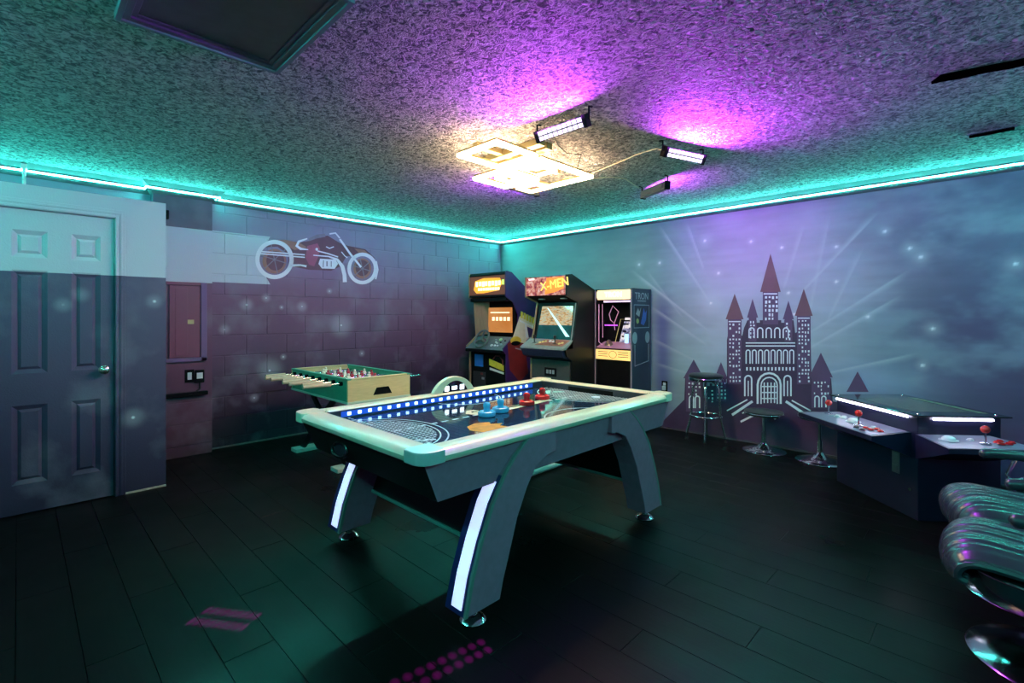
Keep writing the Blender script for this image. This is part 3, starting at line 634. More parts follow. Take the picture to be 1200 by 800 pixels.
t = MB().tube([(3.56, -3.02, 2.43), (3.42, -2.86, 2.49), (3.3, -2.66, 2.498), (3.25, -2.5, 2.495), (3.32, -2.42, 2.49), (3.1, -2.18, 2.47)], .0035).build('power_cord', rub, fx, smooth=True)

# ================================================================== AIR HOCKEY TABLE
rail_m = mat('cream_rail', (.84, .68, .53), .3, noise=.05, ns=6, coat=.3); apron_m = mat('purple_lit_apron', (.36, .13, .20), .38, noise=.2, ns=30, bump=.1)  # apron colour has the purple light on it mixed in
field_m = mat('navy_playfield', (.008, .02, .06), .06, noise=.3, ns=3, spec=.6); leg_m = apron_m
silver = mat('silver_cap', (.72, .73, .74), .28, .5, noise=.05)
HX0, HX1, HY0, HY1, HT = 2.72, 3.92, -4.24, -2.18, .79
ht = thing('air_hockey_table', 'large air hockey table with cream rails and blue playfield in the middle of the room', 'air hockey table', ((HX0 + HX1) / 2, (HY0 + HY1) / 2, 0))
R = .125
def rail_prof(w): # across, z
    return [(0, .752), (-.004, .768), (.012, .785), (.035, .790), (w - .03, .790), (w - .008, .786), (w, .775), (w, .742), (w - .01, .738), (.01, .742)]
cl = .11
for (ax, sgn, fixed, a, b_) in (('y', 1, HX0, HY0 + cl, HY1 - cl), ('y', -1, HX1, HY0 + cl, HY1 - cl), ('x', 1, HY0, HX0 + cl, HX1 - cl), ('x', -1, HY1, HX0 + cl, HX1 - cl)):
    pr = [(fixed + sgn * u, z) for u, z in rail_prof(R)]
    MB().prism(pr, 'y' if ax == 'y' else 'x', a, b_).build('rail', rail_m, ht, smooth=True)
for sx, sy, cx, cy in ((1, 1, HX0, HY0), (-1, 1, HX1, HY0), (1, -1, HX0, HY1), (-1, -1, HX1, HY1)):
    o_ = [(0.0, cl + .006), (.0, .06)] + [(.06 - .06 * math.cos(t * math.pi / 12), .06 - .06 * math.sin(t * math.pi / 12)) for t in range(1, 6)] + [(.06, 0), (cl + .006, 0), (cl + .02, .03), (cl + .02, R), (R + .02, R + .0), (R, R + .02), (R, cl + .02), (.03, cl + .02)]
    MB().prism([(cx + sx * (u - .004), cy + sy * (v - .004)) for u, v in o_], 'z', .742, .7935).build('corner_cap', silver if sx < 0 and sy > 0 else rail_m, ht, bevel=.010, seg=3)
MB().box(HX0 + .07, HX1 - .07, HY0 + .09, HY1 - .09, .69, .7352).build('playfield', field_m, ht)
FZ = .7356
MB().box(HX0 + .09, HX1 - .09, HY0 + .12, HY1 - .12, .680, .689).build('under_tray', matte, ht)
# inner walls with the row of lit dots
iw = mat('inner_wall', (.03, .035, .05), .3, noise=.1)
ix0, ix1, iy0, iy1 = HX0 + R, HX1 - R, HY0 + R, HY1 - R
MB().box(ix0 - .01, ix0 + .006, iy0, iy1, .735, .782).box(ix1 - .006, ix1 + .01, iy0, iy1, .735, .782).box(ix0, ix1, iy0 - .01, iy0 + .006, .735, .782).box(ix0, ix1, iy1 - .006, iy1 + .01, .735, .782).build('inner_wall', iw, ht)
dotm = mat('blue_led_dot', (.8, .9, 1), .3, emit=(.35, .62, 1.), es=4.5); strip_b = mat('blue_led_backing', (.02, .08, .35), .3, emit=(.01, .06, .5), es=.8)
sb = MB().box(ix0 + .006, ix0 + .008, -4.03, -2.43, .745, .775).build('led_row', strip_b, ht)
for i in range(24):
    yy = -3.982 + i * .0643
    MB().box(ix0 + .008, ix0 + .013, yy - .012, yy + .010, .752, .770).build('led_dot', dotm, sb, bevel=.004)
for ya, yb in ((iy1 - .009, iy1 - .003), (iy0 + .003, iy0 + .009)): MB().box(3.12, 3.52, ya, yb, .736, .768).build('goal_slot', matte, ht)
# printed markings
pw = mat('field_print_white', (.60, .66, .72), .3); po = mat('field_print_orange', (.85, .24, .015), .5, noise=.7, ns=22, spec=.2); pb = mat('field_print_grid', (.02, .05, .13), .12); pc = mat('field_print_cyan', (.25, .6, .6), .3)
def ringp(b, cx, cy, r, w, a0, a1, n=40, sy=1.):
    o = [(cx + (r + w / 2) * math.cos(math.radians(a0 + (a1 - a0) * i / n)), cy + sy * (r + w / 2) * math.sin(math.radians(a0 + (a1 - a0) * i / n))) for i in range(n + 1)]
    q = [(cx + (r - w / 2) * math.cos(math.radians(a0 + (a1 - a0) * i / n)), cy + sy * (r - w / 2) * math.sin(math.radians(a0 + (a1 - a0) * i / n))) for i in range(n + 1)]
    b.prism(o + q[::-1], 'z', FZ - .0004, FZ + .0003)
g = MB(); 
for i in range(44): g.box(ix0 + .02, ix1 - .02, iy0 + .02 + i * .0405, iy0 + .024 + i * .0405, FZ - .0006, FZ)
g.build('field_print', pb, ht, label='faint grid print')
b = MB(); cxm = 3.31
for (yc, s) in ((iy0, 1), (iy1, -1)):
    a0, a1 = (0, 180) if s > 0 else (180, 360)
    ringp(b, cxm, yc, .40, .008, a0, a1, sy=.92); ringp(b, cxm, yc, .36, .008, a0, a1, sy=.92)
    for i in range(-12, 13):            # hatching of the crease
        x = cxm + i * .027; 
        hgt = .92 * math.sqrt(max(0, .34 ** 2 - (x - cxm) ** 2))
        if hgt > .03: b.box(x - .003, x + .003, min(yc, yc + s * hgt), max(yc, yc + s * hgt), FZ - .0004, FZ + .0002)
    for j in range(1, 12):
        yy = yc + s * j * .027; q = math.sqrt(max(0, .34 ** 2 - ((yy - yc) / .92) ** 2))
        b.box(cxm - q, cxm + q, yy - .003, yy + .003, FZ - .0004, FZ + .0002)
yy = iy0 + .06
while yy < iy1 - .1:
    if not (-3.42 < yy < -2.78): b.box(cxm - .008, cxm + .008, yy, yy + .045, FZ - .0004, FZ + .0004)
    yy += .075
for i in range(8): b.box(2.90 + i * .035 - .05, 2.92 + i * .035 - .05, -3.99 + i * .0, -3.98, FZ - .0004, FZ + .0004)
ringp(b, 3.86, -3.0, .30, .010, 105, 255); ringp(b, 2.80, -3.1, .26, .008, -80, 80)
b.prism([(3.52, -4.02), (3.54, -4.03), (3.60, -3.93), (3.58, -3.92)], 'z', FZ - .0004, FZ + .0004)
b.build('field_print', pw, ht, label='white printed lines and hatched goal creases')
b = MB().prism([(3.24, -3.45), (3.17, -3.385), (3.18, -3.34), (3.25, -3.33), (3.26, -3.05), (3.24, -2.72), (3.30, -2.72), (3.33, -3.05), (3.34, -3.40), (3.30, -3.43)], 'z', FZ - .0003, FZ + .0005); b.build('field_print', rail_m, ht, label='cream centre logo strip')
MB().prism([(3.215, -3.385), (3.245, -3.405), (3.235, -3.375), (3.26, -3.36), (3.225, -3.355)], 'z', FZ, FZ + .0008).build('field_print', matte, ht); MB().box(3.27, 3.29, -3.15, -3.0, FZ, FZ + .0008).build('field_print', matte, ht)
MB().prism([(3.50, -3.66), (3.47, -3.58), (3.50, -3.50), (3.54, -3.53), (3.57, -3.47), (3.60, -3.52), (3.66, -3.50), (3.66, -3.58), (3.70, -3.62), (3.64, -3.68), (3.57, -3.70)], 'z', FZ - .0002, FZ + .0006).build('field_print', po, ht, label='orange flame print')
MB().prism([(3.0, -2.45), (3.10, -2.55), (3.12, -2.53), (3.03, -2.42)], 'z', FZ, FZ + .0006).build('field_print', pc, ht); MB().prism([(3.06, -2.42), (3.10, -2.48), (3.16, -2.40), (3.13, -2.38)], 'z', FZ, FZ + .0006).build('field_print', pc, ht)
# apron panels, tapering inwards towards the bottom
def quad_panel(b, tl, tr, br, bl, th):
    tl, tr, br, bl = map(Vector, (tl, tr, br, bl)); n = (tr - tl).cross(bl - tl).normalized() * th
    return b.add([tl, tr, br, bl, tl + n, tr + n, br + n, bl + n], [(0, 3, 2, 1), (4, 5, 6, 7), (0, 1, 5, 4), (1, 2, 6, 5), (2, 3, 7, 6), (3, 0, 4, 7)])
ax0, ax1, ay0, ay1 = HX0 + .025, HX1 - .025, HY0 + .03, HY1 - .03; AZ = .575; ti = .05
quad_panel(MB(), (ax1, ay0, .745), (ax1, ay1, .745), (ax1 - .02, ay1 - ti, AZ), (ax1 - .02, ay0 + ti + .03, AZ), .02).build('apron', apron_m, ht)
quad_panel(MB(), (ax0, ay1, .745), (ax0, ay0, .745), (ax0 + .02, ay0 + ti + .03, AZ), (ax0 + .02, ay1 - ti, AZ), .02).build('apron', apron_m, ht)
e1 = quad_panel(MB(), (ax0, ay0, .745), (ax1, ay0, .745), (ax1 - .02, ay0 + ti + .03, AZ), (ax0 + .02, ay0 + ti + .03, AZ), .02).build('apron', black, ht, label='black end panel')
quad_panel(MB(), (ax1, ay1, .745), (ax0, ay1, .745), (ax0 + .02, ay1 - ti, AZ), (ax1 - .02, ay1 - ti, AZ), .02).build('apron', black, ht, label='black end panel')
# puck return cup on the near end
b = MB(); M_ = frameM((3.16, ay0 + .022, .655), (1, 0, 0), (0, .35, 1))
b.tube([M_ @ Vector((.075 * math.cos(a), .032 * math.sin(a), .0)) for a in [i * math.pi / 10 for i in range(20)]], .008, closed=True); b.lathe([(.07, -.004), (.07, 0)], M=M_ @ Matrix.Diagonal((1, .42, 1, 1)), n=20)
b.build('puck_return', mat('gloss_black', (.008, .008, .01), .12), ht, smooth=True)
# legs
LC = -3.185
outp = [(.45, .748), (.54, .68), (.608, .606), (.68, .50), (.745, .357), (.795, .22), (.83, .075)]
inp = [(.635, .075), (.615, .15), (.58, .244), (.525, .40), (.458, .523), (.40, .60), (.31, .64), (.25, .645), (.25, .748)]
led_leg = mat('leg_led_panel', (.8, .85, 1), .3, emit=(.55, .58, 1.), es=.95); leg_blue = mat('leg_blue_edge', (.012, .015, .10), .3, noise=.2); leg_edge = mat('leg_grey_edge', (.16, .18, .17), .35)
for side, (xa, xb) in (('l', (2.66, 2.80)), ('r', (3.78, 3.912))):
    for s in (-1, 1):
        P_ = [(LC + s * u, z) for u, z in outp + inp]
        lg = MB().prism(P_, 'x', xa, xb).build('leg', leg_m, ht, bevel=.004)
        for (nm, m_, u0, u1, th, lo, hi) in (('leg_edge_band', leg_blue, .0, 1., .004, 2, 6), ('led_panel', led_leg, .30, .78, .008, 2, 6)):
            if s > 0 and nm == 'led_panel' and side == 'l': pass
            b = MB(); k = outp[lo:hi + 1]
            if nm == 'led_panel': k = [(k[0][0] * .75 + k[1][0] * .25, k[0][1] * .75 + k[1][1] * .25)] + k[1:-1] + [(k[-1][0] * .85 + k[-2][0] * .15, k[-1][1] * .85 + k[-2][1] * .15)]
            pr = [(LC + s * (u + th), z) for u, z in k] + [(LC + s * (u - .01), z) for u, z in k][::-1]
            b.prism(pr, 'x', xa + (xb - xa) * u0, xa + (xb - xa) * u1).build(nm, m_, lg)
        b = MB().prism([(LC + s * (u + .006), z) for u, z in outp] + [(LC + s * (u - .01), z) for u, z in outp][::-1], 'x', xb - .012, xb + .002); b.build('grey_edge', leg_edge, lg)
        fx_, fy_ = (xa + xb) / 2, LC + s * .735
        MB().lathe([(.02, .03), (.02, .08)], (fx_, fy_, 0), 16).lathe([(.055, 0), (.058, .008), (.045, .022), (.02, .032)], (fx_, fy_, 0), 24).build('foot', chrome, lg, smooth=True)
# cross panels between the legs
for s in (-1, 1):
    b = MB().prism([(LC + s * .60, .27), (LC + s * .62, .27), (LC + s * .50, .56), (LC + s * .48, .56)], 'x', 2.79, 3.78).build('cross_panel', black, ht, bevel=.002)
    MB().box(2.79, 3.78, min(LC + s * .595, LC + s * .63), max(LC + s * .595, LC + s * .63), .255, .272).build('lower_edge', mat('teal_grey_edge', (.12, .20, .19), .3), b, bevel=.002)
# score arch on the far long rail
sc = Vector((2.80, -3.19, .72)); arc_m = MB(); arc_d = MB()
n = 32; out = [(sc.y + .195 * math.cos(math.pi * i / n), sc.z + .175 * math.sin(math.pi * i / n)) for i in range(n + 1)]
inn = [(sc.y + .01 + .13 * math.cos(math.pi * i / n), sc.z + .145 * math.sin(math.pi * i / n)) for i in range(n + 1)]
arc_m.prism(out + inn[::-1], 'x', sc.x - .02, sc.x + .015).build('score_arch', rail_m, ht, bevel=.004)
arc_d.prism(inn, 'x', sc.x - .014, sc.x + .006); sd = arc_d.build('score_panel', mat('score_black', (.008, .01, .03), .15), ht)
dm = mat('score_digits', (1, 1, 1), .3, emit=(.8, .9, 1.), es=3.)
for k, (dy, w, hh) in enumerate(((-.072, .036, .034), (-.005, .044, .024), (.062, .036, .034))): MB().box(sc.x + .006, sc.x + .009, sc.y + .01 + dy - w / 2, sc.y + .01 + dy + w / 2, .812 - hh / 2 + .004, .812 + hh / 2 + .004).build('score_display', dm, sd, bevel=.003)
# mallets
for i, (x, y_, c, lab) in enumerate(((3.375, -3.405, 'blue', 'pale blue air hockey mallet nearest the scoreboard end of the row'), (3.345, -3.265, 'blue', 'pale blue air hockey mallet beside the first red one'), (3.305, -2.99, 'red', 'red air hockey mallet beside the blue pair'), (3.235, -2.755, 'red', 'red air hockey mallet farthest to the right'))):
    m_ = mat('mallet_blue', (.10, .42, .80), .22, noise=.05) if c == 'blue' else mat('mallet_red', (.75, .015, .02), .2, noise=.05)
    t = thing('mallet', lab, 'mallet', (x, y_, FZ), 0, 'air hockey mallets in a row')
    MB().lathe([(.044, .001), (.05, .004), (.052, .016), (.05, .026), (.042, .030), (.036, .024), (.018, .022)], (x, y_, FZ), 28).build('base', m_, t, smooth=True)
    MB().lathe([(.022, .022), (.019, .03), (.019, .05), (.022, .058), (.021, .070), (.014, .079), (.003, .082)], (x, y_, FZ), 24).build('grip', m_, t, smooth=True)
puck = MB().lathe([(.03, 0), (.031, .002), (.031, .005), (.029, .006)], (3.46, -2.44, FZ), 24).build('puck', mat('puck_pale', (.7, .75, .9), .3), smooth=True); tag(puck, 'pale puck near the far right rail of the playfield', 'puck')
# tube on the floor, cables
t = MB().tube([(2.79, -2.62, .03), (2.785, -2.0, .03), (2.74, -1.3, .03), (2.70, -.75, .03), (2.69, -.42, .035), (2.70, -.30, .06), (2.70, -.26, .12), (2.70, -.25, .22)], .022, 10).build('floor_tube', mat('pale_tube', (.6, .64, .6), .35, noise=.06), smooth=True); tag(t, 'pale curved tube lying on the floor beyond the air hockey table', 'tube')
rr = random.Random(5); pts = []
for i in range(40): pts.append((3.0 + .12 * math.sin(i * 1.1) + i * .006, -3.15 + .10 * math.cos(i * .83) + rr.uniform(-.02, .02), .012 + .03 * abs(math.sin(i * .7))))
t = MB().tube(pts, .006, 6).build('cable_tangle', rub, smooth=True); tag(t, 'tangled black cable on the floor under the air hockey table', 'cable')

# ================================================================== FOOSBALL TABLE
fx0, fx1, fy0, fy1, fzt, fzb = .60, 1.745, -3.43, -2.84, .80, .605
green = mat('green_board', (.04, .30, .20), .5, noise=.25, ns=25, stretch=(1, 1, 8)); oak = mat('light_wood_laminate', (.62, .48, .25), .5, noise=.18, ns=14, stretch=(1, 1, 7)); trimm = mat('pale_trim', (.45, .55, .48), .4)
t = thing('foosball_table', 'green and pale wood foosball table in front of the block wall', 'foosball table', ((fx0 + fx1) / 2, (fy0 + fy1) / 2, 0)); ft = t
MB().box(fx0 + .018, fx1 - .018, fy0, fy0 + .018, fzb, fzt - .012).build('side_panel', green, t); MB().box(fx0 + .018, fx1 - .018, fy1 - .018, fy1, fzb, fzt - .012).build('side_panel', green, t)
e_ = MB().box(fx1 - .018, fx1, fy0, fy1, fzb, fzt - .012).build('end_panel', oak, t); MB().box(fx0, fx0 + .018, fy0, fy1, fzb, fzt - .012).build('end_panel', oak, t)
MB().prism([(-3.20, .645), (-3.03, .645), (-3.06, .70), (-3.17, .70)], 'x', fx1, fx1 + .002).build('ball_return', matte, e_)
MB().tube([(fx1 + .004, -3.20, .645), (fx1 + .004, -3.17, .703), (fx1 + .004, -3.06, .703), (fx1 + .004, -3.03, .645)], .004).build('return_rim', matte, e_)
for (a, b_, c, d_, m_) in ((fx0, fx1, fy0 - .004, fy0 + .03, green), (fx0, fx1, fy1 - .03, fy1 + .004, green), (fx1 - .03, fx1 + .004, fy0 + .03, fy1 - .03, oak), (fx0 - .004, fx0 + .03, fy0 + .03, fy1 - .03, oak)): MB().box(a, b_, c, d_, fzt - .012, fzt).build('top_rail', m_, t, bevel=.003)
MB().box(fx0 - .006, fx1 + .006, fy0 - .006, fy1 + .006, fzb - .012, fzb + .006).build('bottom_trim', trimm, t, bevel=.003)
MB().box(fx0 + .018, fx1 - .018, fy0 + .018, fy1 - .018, .66, .67).build('playing_surface', mat('green_pitch', (.03, .16, .10), .4, noise=.1), t)
pl_r = mat('player_red', (.5, .03, .06), .35); pl_w = mat('player_cream', (.75, .70, .58), .35); rodm = mat('rod_steel', (.6, .65, .66), .2, 1.)
hnd = mat('handle_wood', (.50, .36, .24), .45, noise=.2, ns=40)
teams = 'wwrwrwrr'; cnt = [1, 2, 3, 5, 5, 3, 2, 1]
for i in range(8):
    x = fx0 + .10 + i * (fx1 - fx0 - .20) / 7; zr = .755
    L_ = .20 if i % 3 else .15; ex = .18 if i > 5 else .05
    rd = MB().cyl((x, fy0 - .10, zr), (x, fy1 + ex, zr), .0075, 10).build('rod', rodm, t, smooth=True)
    MB().cyl((x, fy0 - .12 - L_, zr), (x, fy0 - .10, zr), .015, 12, .018).build('handle', hnd, rd, smooth=True)
    MB().cyl((x, fy0 - .022, zr), (x, fy0 + .006, zr), .019, 12).build('bearing', matte, rd, smooth=True); MB().cyl((x, fy1 - .006, zr), (x, fy1 + .022, zr), .019, 12).build('bearing', matte, rd, smooth=True)
    for j in range(cnt[i]):
        yy = (fy0 + fy1) / 2 + (j - (cnt[i] - 1) / 2) * (.10 if cnt[i] > 2 else .17)
        b = MB().box(x - .010, x + .010, yy - .014, yy + .014, .725, .775).ball((x, yy, .788), .012, n=8).box(x - .007, x + .007, yy - .009, yy + .009, .68, .727)
        b.build('player_figure', pl_r if teams[i] == 'r' else pl_w, rd)
for x, xt in ((.67, 1.36), (1.52, .80)):
    for yy in (-3.36, -2.93):
        dy = 0 if x < 1 else .022
        MB().prism([(xt - .045, fzb - .012), (xt + .045, fzb - .012), (x + .045, .035), (x - .045, .035)], 'y', yy + dy, yy + dy + .02).build('leg', black, t)
    MB().box(x - .065, x + .065, -3.44, -2.86, 0, .035).build('foot_bar', mat('foot_pale', (.38, .46, .42), .45, noise=.1), t, bevel=.005)

# ================================================================== ARCADE CABINETS
def glowm(n, c, e): return mat(n, c, .3, emit=c, es=e)
side_p = mat('purple_side_art', (.04, .012, .09), .4, noise=.7, ns=3); woodp = mat('brown_wood_vinyl', (.32, .20, .11), .45, noise=.3, ns=10, stretch=(4, 4, .6))
tmold = mat('t_molding', (.28, .26, .26), .35); dkgrey = mat('dark_grey_panel', (.05, .055, .055), .5, noise=.3, ns=30)
def cab_shell(t, prof, x0, x1, m_side_r, m_side_l, th=.018):
    MB().prism(prof, 'x', x0, x0 + th).build('side_panel', m_side_l, t); r = MB().prism(prof, 'x', x1 - th, x1).build('side_panel', m_side_r, t)
    return r
def screen_mat(name, stops, sc, es, seed=0., stretch=(1, 1, 1)):
    m = bpy.data.materials.new(name); m.use_nodes = True; N = m.node_tree.nodes; L = m.node_tree.links; b = N['Principled BSDF']; b.inputs['Base Color'].default_value = (.01, .01, .01, 1); b.inputs['Roughness'].default_value = .08
    g = N.new('ShaderNodeNewGeometry'); vm = N.new('ShaderNodeVectorMath'); vm.operation = 'MULTIPLY'; vm.inputs[1].default_value = stretch; L.new(g.outputs['Position'], vm.inputs[0])
    n = N.new('ShaderNodeTexNoise'); n.inputs['Scale'].default_value = sc; n.inputs['Detail'].default_value = 3; L.new(vm.outputs[0], n.inputs['Vector'])
    r = ramp(N, stops); r.color_ramp.interpolation = 'LINEAR'; L.new(n.outputs[0], r.inputs[0]); L.new(r.outputs[0], b.inputs['Emission Color']); b.inputs['Emission Strength'].default_value = es
    return m
# ---- cabinet 1: driving game
c1 = thing('arcade_cabinet', 'driving arcade cabinet with steering wheel and orange screen in the room corner', 'arcade machine', (.72, -.65, 0), 0, 'arcade cabinets in the corner')
p1 = [(-.96, 0), (-.96, .82), (-1.01, .86), (-1.02, .90), (-.82, 1.05), (-.745, 1.20), (-.745, 1.33), (-.84, 1.49), (-.97, 1.555), (-.97, 1.86), (-.955, 1.885), (-.86, 1.87), (-.62, 1.70), (-.42, 1.53), (-.30, 1.40), (-.25, 1.2), (-.25, 0)]
a, b_ = .36, 1.085
r = cab_shell(c1, p1, a, b_, side_p, woodp)
# side art: yellow lettering, car and rider shapes (flat print)
ye = mat('art_yellow', (.75, .55, .05), .4, noise=.3, ns=30); cr = mat('art_cream', (.75, .68, .5), .4, noise=.2, ns=20); rd_ = mat('art_red', (.20, .02, .02), .4, noise=.4, ns=10); wh = mat('art_white', (.8, .8, .78), .4); bl = mat('art_blue', (.02, .16, .55), .4, noise=.2); gr_ = mat('art_green', (.15, .4, .1), .4); gyr = mat('art_grey', (.30, .34, .36), .4)
MB().prism([(-.90, .62), (-.94, .95), (-.70, 1.08), (-.60, .85), (-.55, .55), (-.72, .45)], 'x', b_, b_ + .001).build('side_art', rd_, c1, label='dark red art')
MB().prism([(-.86, 1.0), (-.72, 1.30), (-.58, 1.33), (-.34, 1.22), (-.34, .98), (-.55, .93)], 'x', b_, b_ + .0012).build('side_art', cr, c1, label='cream art')
for k in range(7):
    y_ = -.70 + k * .055; z_ = 1.325 - k * .018; MB().prism([(y_, z_ - .04), (y_ + .042, z_ - .05), (y_ + .046, z_ + .035), (y_ + .006, z_ + .045)], 'x', b_, b_ + .002).build('side_art', ye, c1)
MB().prism([(-.72, 1.26), (-.34, 1.14), (-.34, 1.115), (-.72, 1.235)], 'x', b_, b_ + .002).prism([(-.62, 1.20), (-.58, 1.19), (-.55, 1.02), (-.60, 1.02)], 'x', b_, b_ + .002).build('side_art', wh, c1)
MB().prism([(-.58, 1.17), (-.42, 1.12), (-.44, 1.02), (-.54, 1.02)], 'x', b_, b_ + .002).build('side_art', side_p, c1)
MB().prism([(-.86 + .07 + .10 * math.cos(w), .99 + .055 * math.sin(w)) for w in [i * math.pi / 8 for i in range(16)]], 'x', b_, b_ + .0022).build('side_art', ye, c1); MB().prism([(-.79 + .085 * math.cos(w), .955 + .03 * math.sin(w)) for w in [i * math.pi / 8 for i in range(16)]], 'x', b_, b_ + .0028).build('side_art', matte, c1)
MB().prism([(-.60, .98), (-.52, 1.03), (-.44, 1.0), (-.46, .95), (-.58, .93)], 'x', b_, b_ + .0022).prism([(-.80, .90), (-.60, .86), (-.60, .84), (-.80, .885)], 'x', b_, b_ + .0022).build('side_art', gyr, c1)
xi0, xi1 = a + .018, b_ - .018
MB().box(xi0, xi1, -.94, -.27, 0, .82).box(xi0, xi1, -.70, -.27, .82, 1.5).box(xi0, xi1, -.95, -.86, 1.50, 1.545).prism([(-.97, 1.85), (-.95, 1.88), (-.62, 1.695), (-.42, 1.525), (-.3, 1.40), (-.3, 1.36), (-.9, 1.80)], 'x', xi0, xi1).build('body', matte, c1)
MB().box(xi0, xi1, -.965, -.90, 1.56, 1.585).box(xi0, xi1, -.965, -.90, 1.835, 1.855).build('marquee_retainer', matte, c1)
MB().box(xi0, xi1, -.962, -.95, 1.585, 1.835).build('marquee', glowm('marquee_brown', (.10, .035, .02), .9), c1, label='backlit dark amber marquee')
o_ = MB().prism([(a + .10, 1.66), (a + .13, 1.775), (a + .30, 1.81), (xi1 - .10, 1.80), (xi1 - .06, 1.73), (xi1 - .12, 1.64), (a + .3, 1.61), (a + .16, 1.61)], 'y', -.9645, -.962).build('marquee_art', glowm('marquee_orange', (.85, .33, .03), 1.), c1)
b = MB(); rr = random.Random(3)
for k, w_ in enumerate((.05, .055, .06, .05, .055, .05, .055, .05)): x = a + .145 + k * .062; b.box(x, x + w_ - .008, -.9665, -.9645, 1.70 + (k % 2) * .008, 1.765)
for k in range(9): x = a + .19 + k * .047; b.box(x, x + .036, -.9665, -.9645, 1.645, 1.68)
b.build('marquee_lettering', glowm('marquee_letters', (1., .9, .5), 1.5), c1); MB().box(xi1 - .062, xi1 - .018, -.9665, -.964, 1.71, 1.775).build('marquee_art', glowm('marquee_green', (.45, .65, .12), .9), c1)
# screen recess
quad_panel(MB(), (xi0 + .04, -.80, 1.50), (xi1, -.80, 1.50), (xi1, -.765, 1.05), (xi0 + .04, -.765, 1.05), .01).build('bezel', matte, c1)
quad_panel(MB(), (xi0, -.90, 1.53), (xi0 + .22, -.805, 1.50), (xi0 + .19, -.79, 1.06), (xi0, -.86, 1.04), .008).build('bezel_wing', woodp, c1, label='brown wood grain wing beside the screen')
s1 = quad_panel(MB(), (xi0 + .225, -.815, 1.42), (xi1 - .02, -.815, 1.42), (xi1 - .045, -.785, 1.09), (xi0 + .18, -.785, 1.09), -.004).build('screen', screen_mat('orange_screen', [(.3, (.75, .26, .05)), (.7, (.85, .36, .10))], 3, .62), c1, label='orange lit screen')
b = MB(); 
stg = glowm('screen_text_glow', (1., .75, .45), 1.1)
for k in range(5): MB().box(xi0 + .30 + k * .072, xi0 + .345 + k * .072, -.826, -.824, 1.245, 1.295).build('screen_text', stg, s1)
MB().box(xi0 + .27, xi0 + .63, -.829, -.827, 1.345, 1.362).build('screen_text', stg, s1)
# control panel
cpn = mat('control_panel_print', (.10, .14, .15), .35, noise=.6, ns=25)
pcp = quad_panel(MB(), (xi0, -.80, 1.035), (xi1, -.80, 1.035), (xi1 + .01, -1.03, .875), (xi0 - .01, -1.03, .875), .015).build('control_panel', cpn, c1)
nrm = Vector((0, -.16, .23)).normalized(); M_ = frameM(Vector((xi0 + .25, -.935, .955)) + nrm * .06, (1, 0, 0), Vector((0, .13, .25)))
b = MB().tube([M_ @ Vector((.125 * math.cos(w), .125 * math.sin(w), 0)) for w in [i * math.pi / 14 for i in range(28)]], .014, 8, closed=True)
for w in (90, 210, 330): b.cyl(M_ @ Vector((0, 0, 0)), M_ @ Vector((.12 * math.cos(math.radians(w)), .12 * math.sin(math.radians(w)), 0)), .012, 8)
b.lathe([(.03, -.07), (.035, -.005), (.03, .01)], M=M_, n=16).build('steering_wheel', mat('wheel_grey', (.10, .11, .11), .4), c1, smooth=True)
rr = random.Random(11)
def buttons(parent, o, ux, uy, spec_):
    for (u, v, r_b, m_b) in spec_:
        M2 = frameM(Vector(o) + Vector(ux).normalized() * u + Vector(uy).normalized() * v, ux, uy); MB().lathe([(r_b * 1.25, 0), (r_b * 1.25, .003), (r_b, .005), (r_b, .011), (r_b * .8, .013)], M=M2, n=12).build('button', m_b, parent, smooth=True)
bw = mat('button_white', (.8, .8, .78), .3); bgx = mat('button_green', (.45, .75, .35), .3); bk = mat('button_black', (.012, .012, .012), .3); br = mat('button_red', (.7, .02, .02), .25); bgy = mat('button_grey', (.3, .4, .42), .3)
buttons(c1, (xi0, -.80, 1.036), (1, 0, 0), (0, .23, .16), [(.50, -.07, .020, bgx), (.46, -.13, .012, bw), (.50, -.15, .010, bw), (.55, -.13, .012, bk), (.44, -.20, .018, bw), (.50, -.20, .014, bw), (.55, -.20, .012, bw), (.59, -.17, .012, bgy), (.60, -.09, .012, bk), (.42, -.08, .012, bgy)])
MB().box(xi0 + .0, xi0 + .10, -1.0, -.86, .0, .0).build('x', cpn, c1) if 0 else None
MB().box(xi0 - .01, xi1 + .01, -1.04, -.94, .83, .872).build('panel_skirt', matte, c1, bevel=.01)
MB().box(xi0 + .08, xi0 + .25, -.945, -.940, .63, .79).build('front_sticker', bl, c1, label='blue square sticker'); MB().box(xi0 + .05, xi0 + .30, -.946, -.940, .25, .56).build('coin_door', mat('coin_door_black', (.02, .02, .022), .35), c1, bevel=.003)
MB().prism([(xi1 - .32, .66), (xi1 - .05, .60), (xi1 - .05, .68), (xi1 - .32, .745)], 'y', -.945, -.940).build('front_logo', ye, c1, label='yellow logo lettering'); 
MB().tube([(xi1 - .25, -.943, .74), (xi1 - .20, -.943, .79), (xi1 - .13, -.943, .79), (xi1 - .07, -.943, .74), (xi1 - .06, -.943, .67)], .008).build('front_logo', rd_, c1); MB().prism([(xi1 - .31, .60), (xi1 - .05, .56), (xi1 - .05, .585), (xi1 - .31, .63)], 'y', -.946, -.940).build('front_logo', wh, c1)
for q_ in ((.20, .52), (.225, .46)): MB().box(xi0 + q_[0], xi0 + q_[0] + .05, -.948, -.945, q_[1], q_[1] + .03).build('coin_slot', rd_ if q_[1] > .5 else gyr, c1)
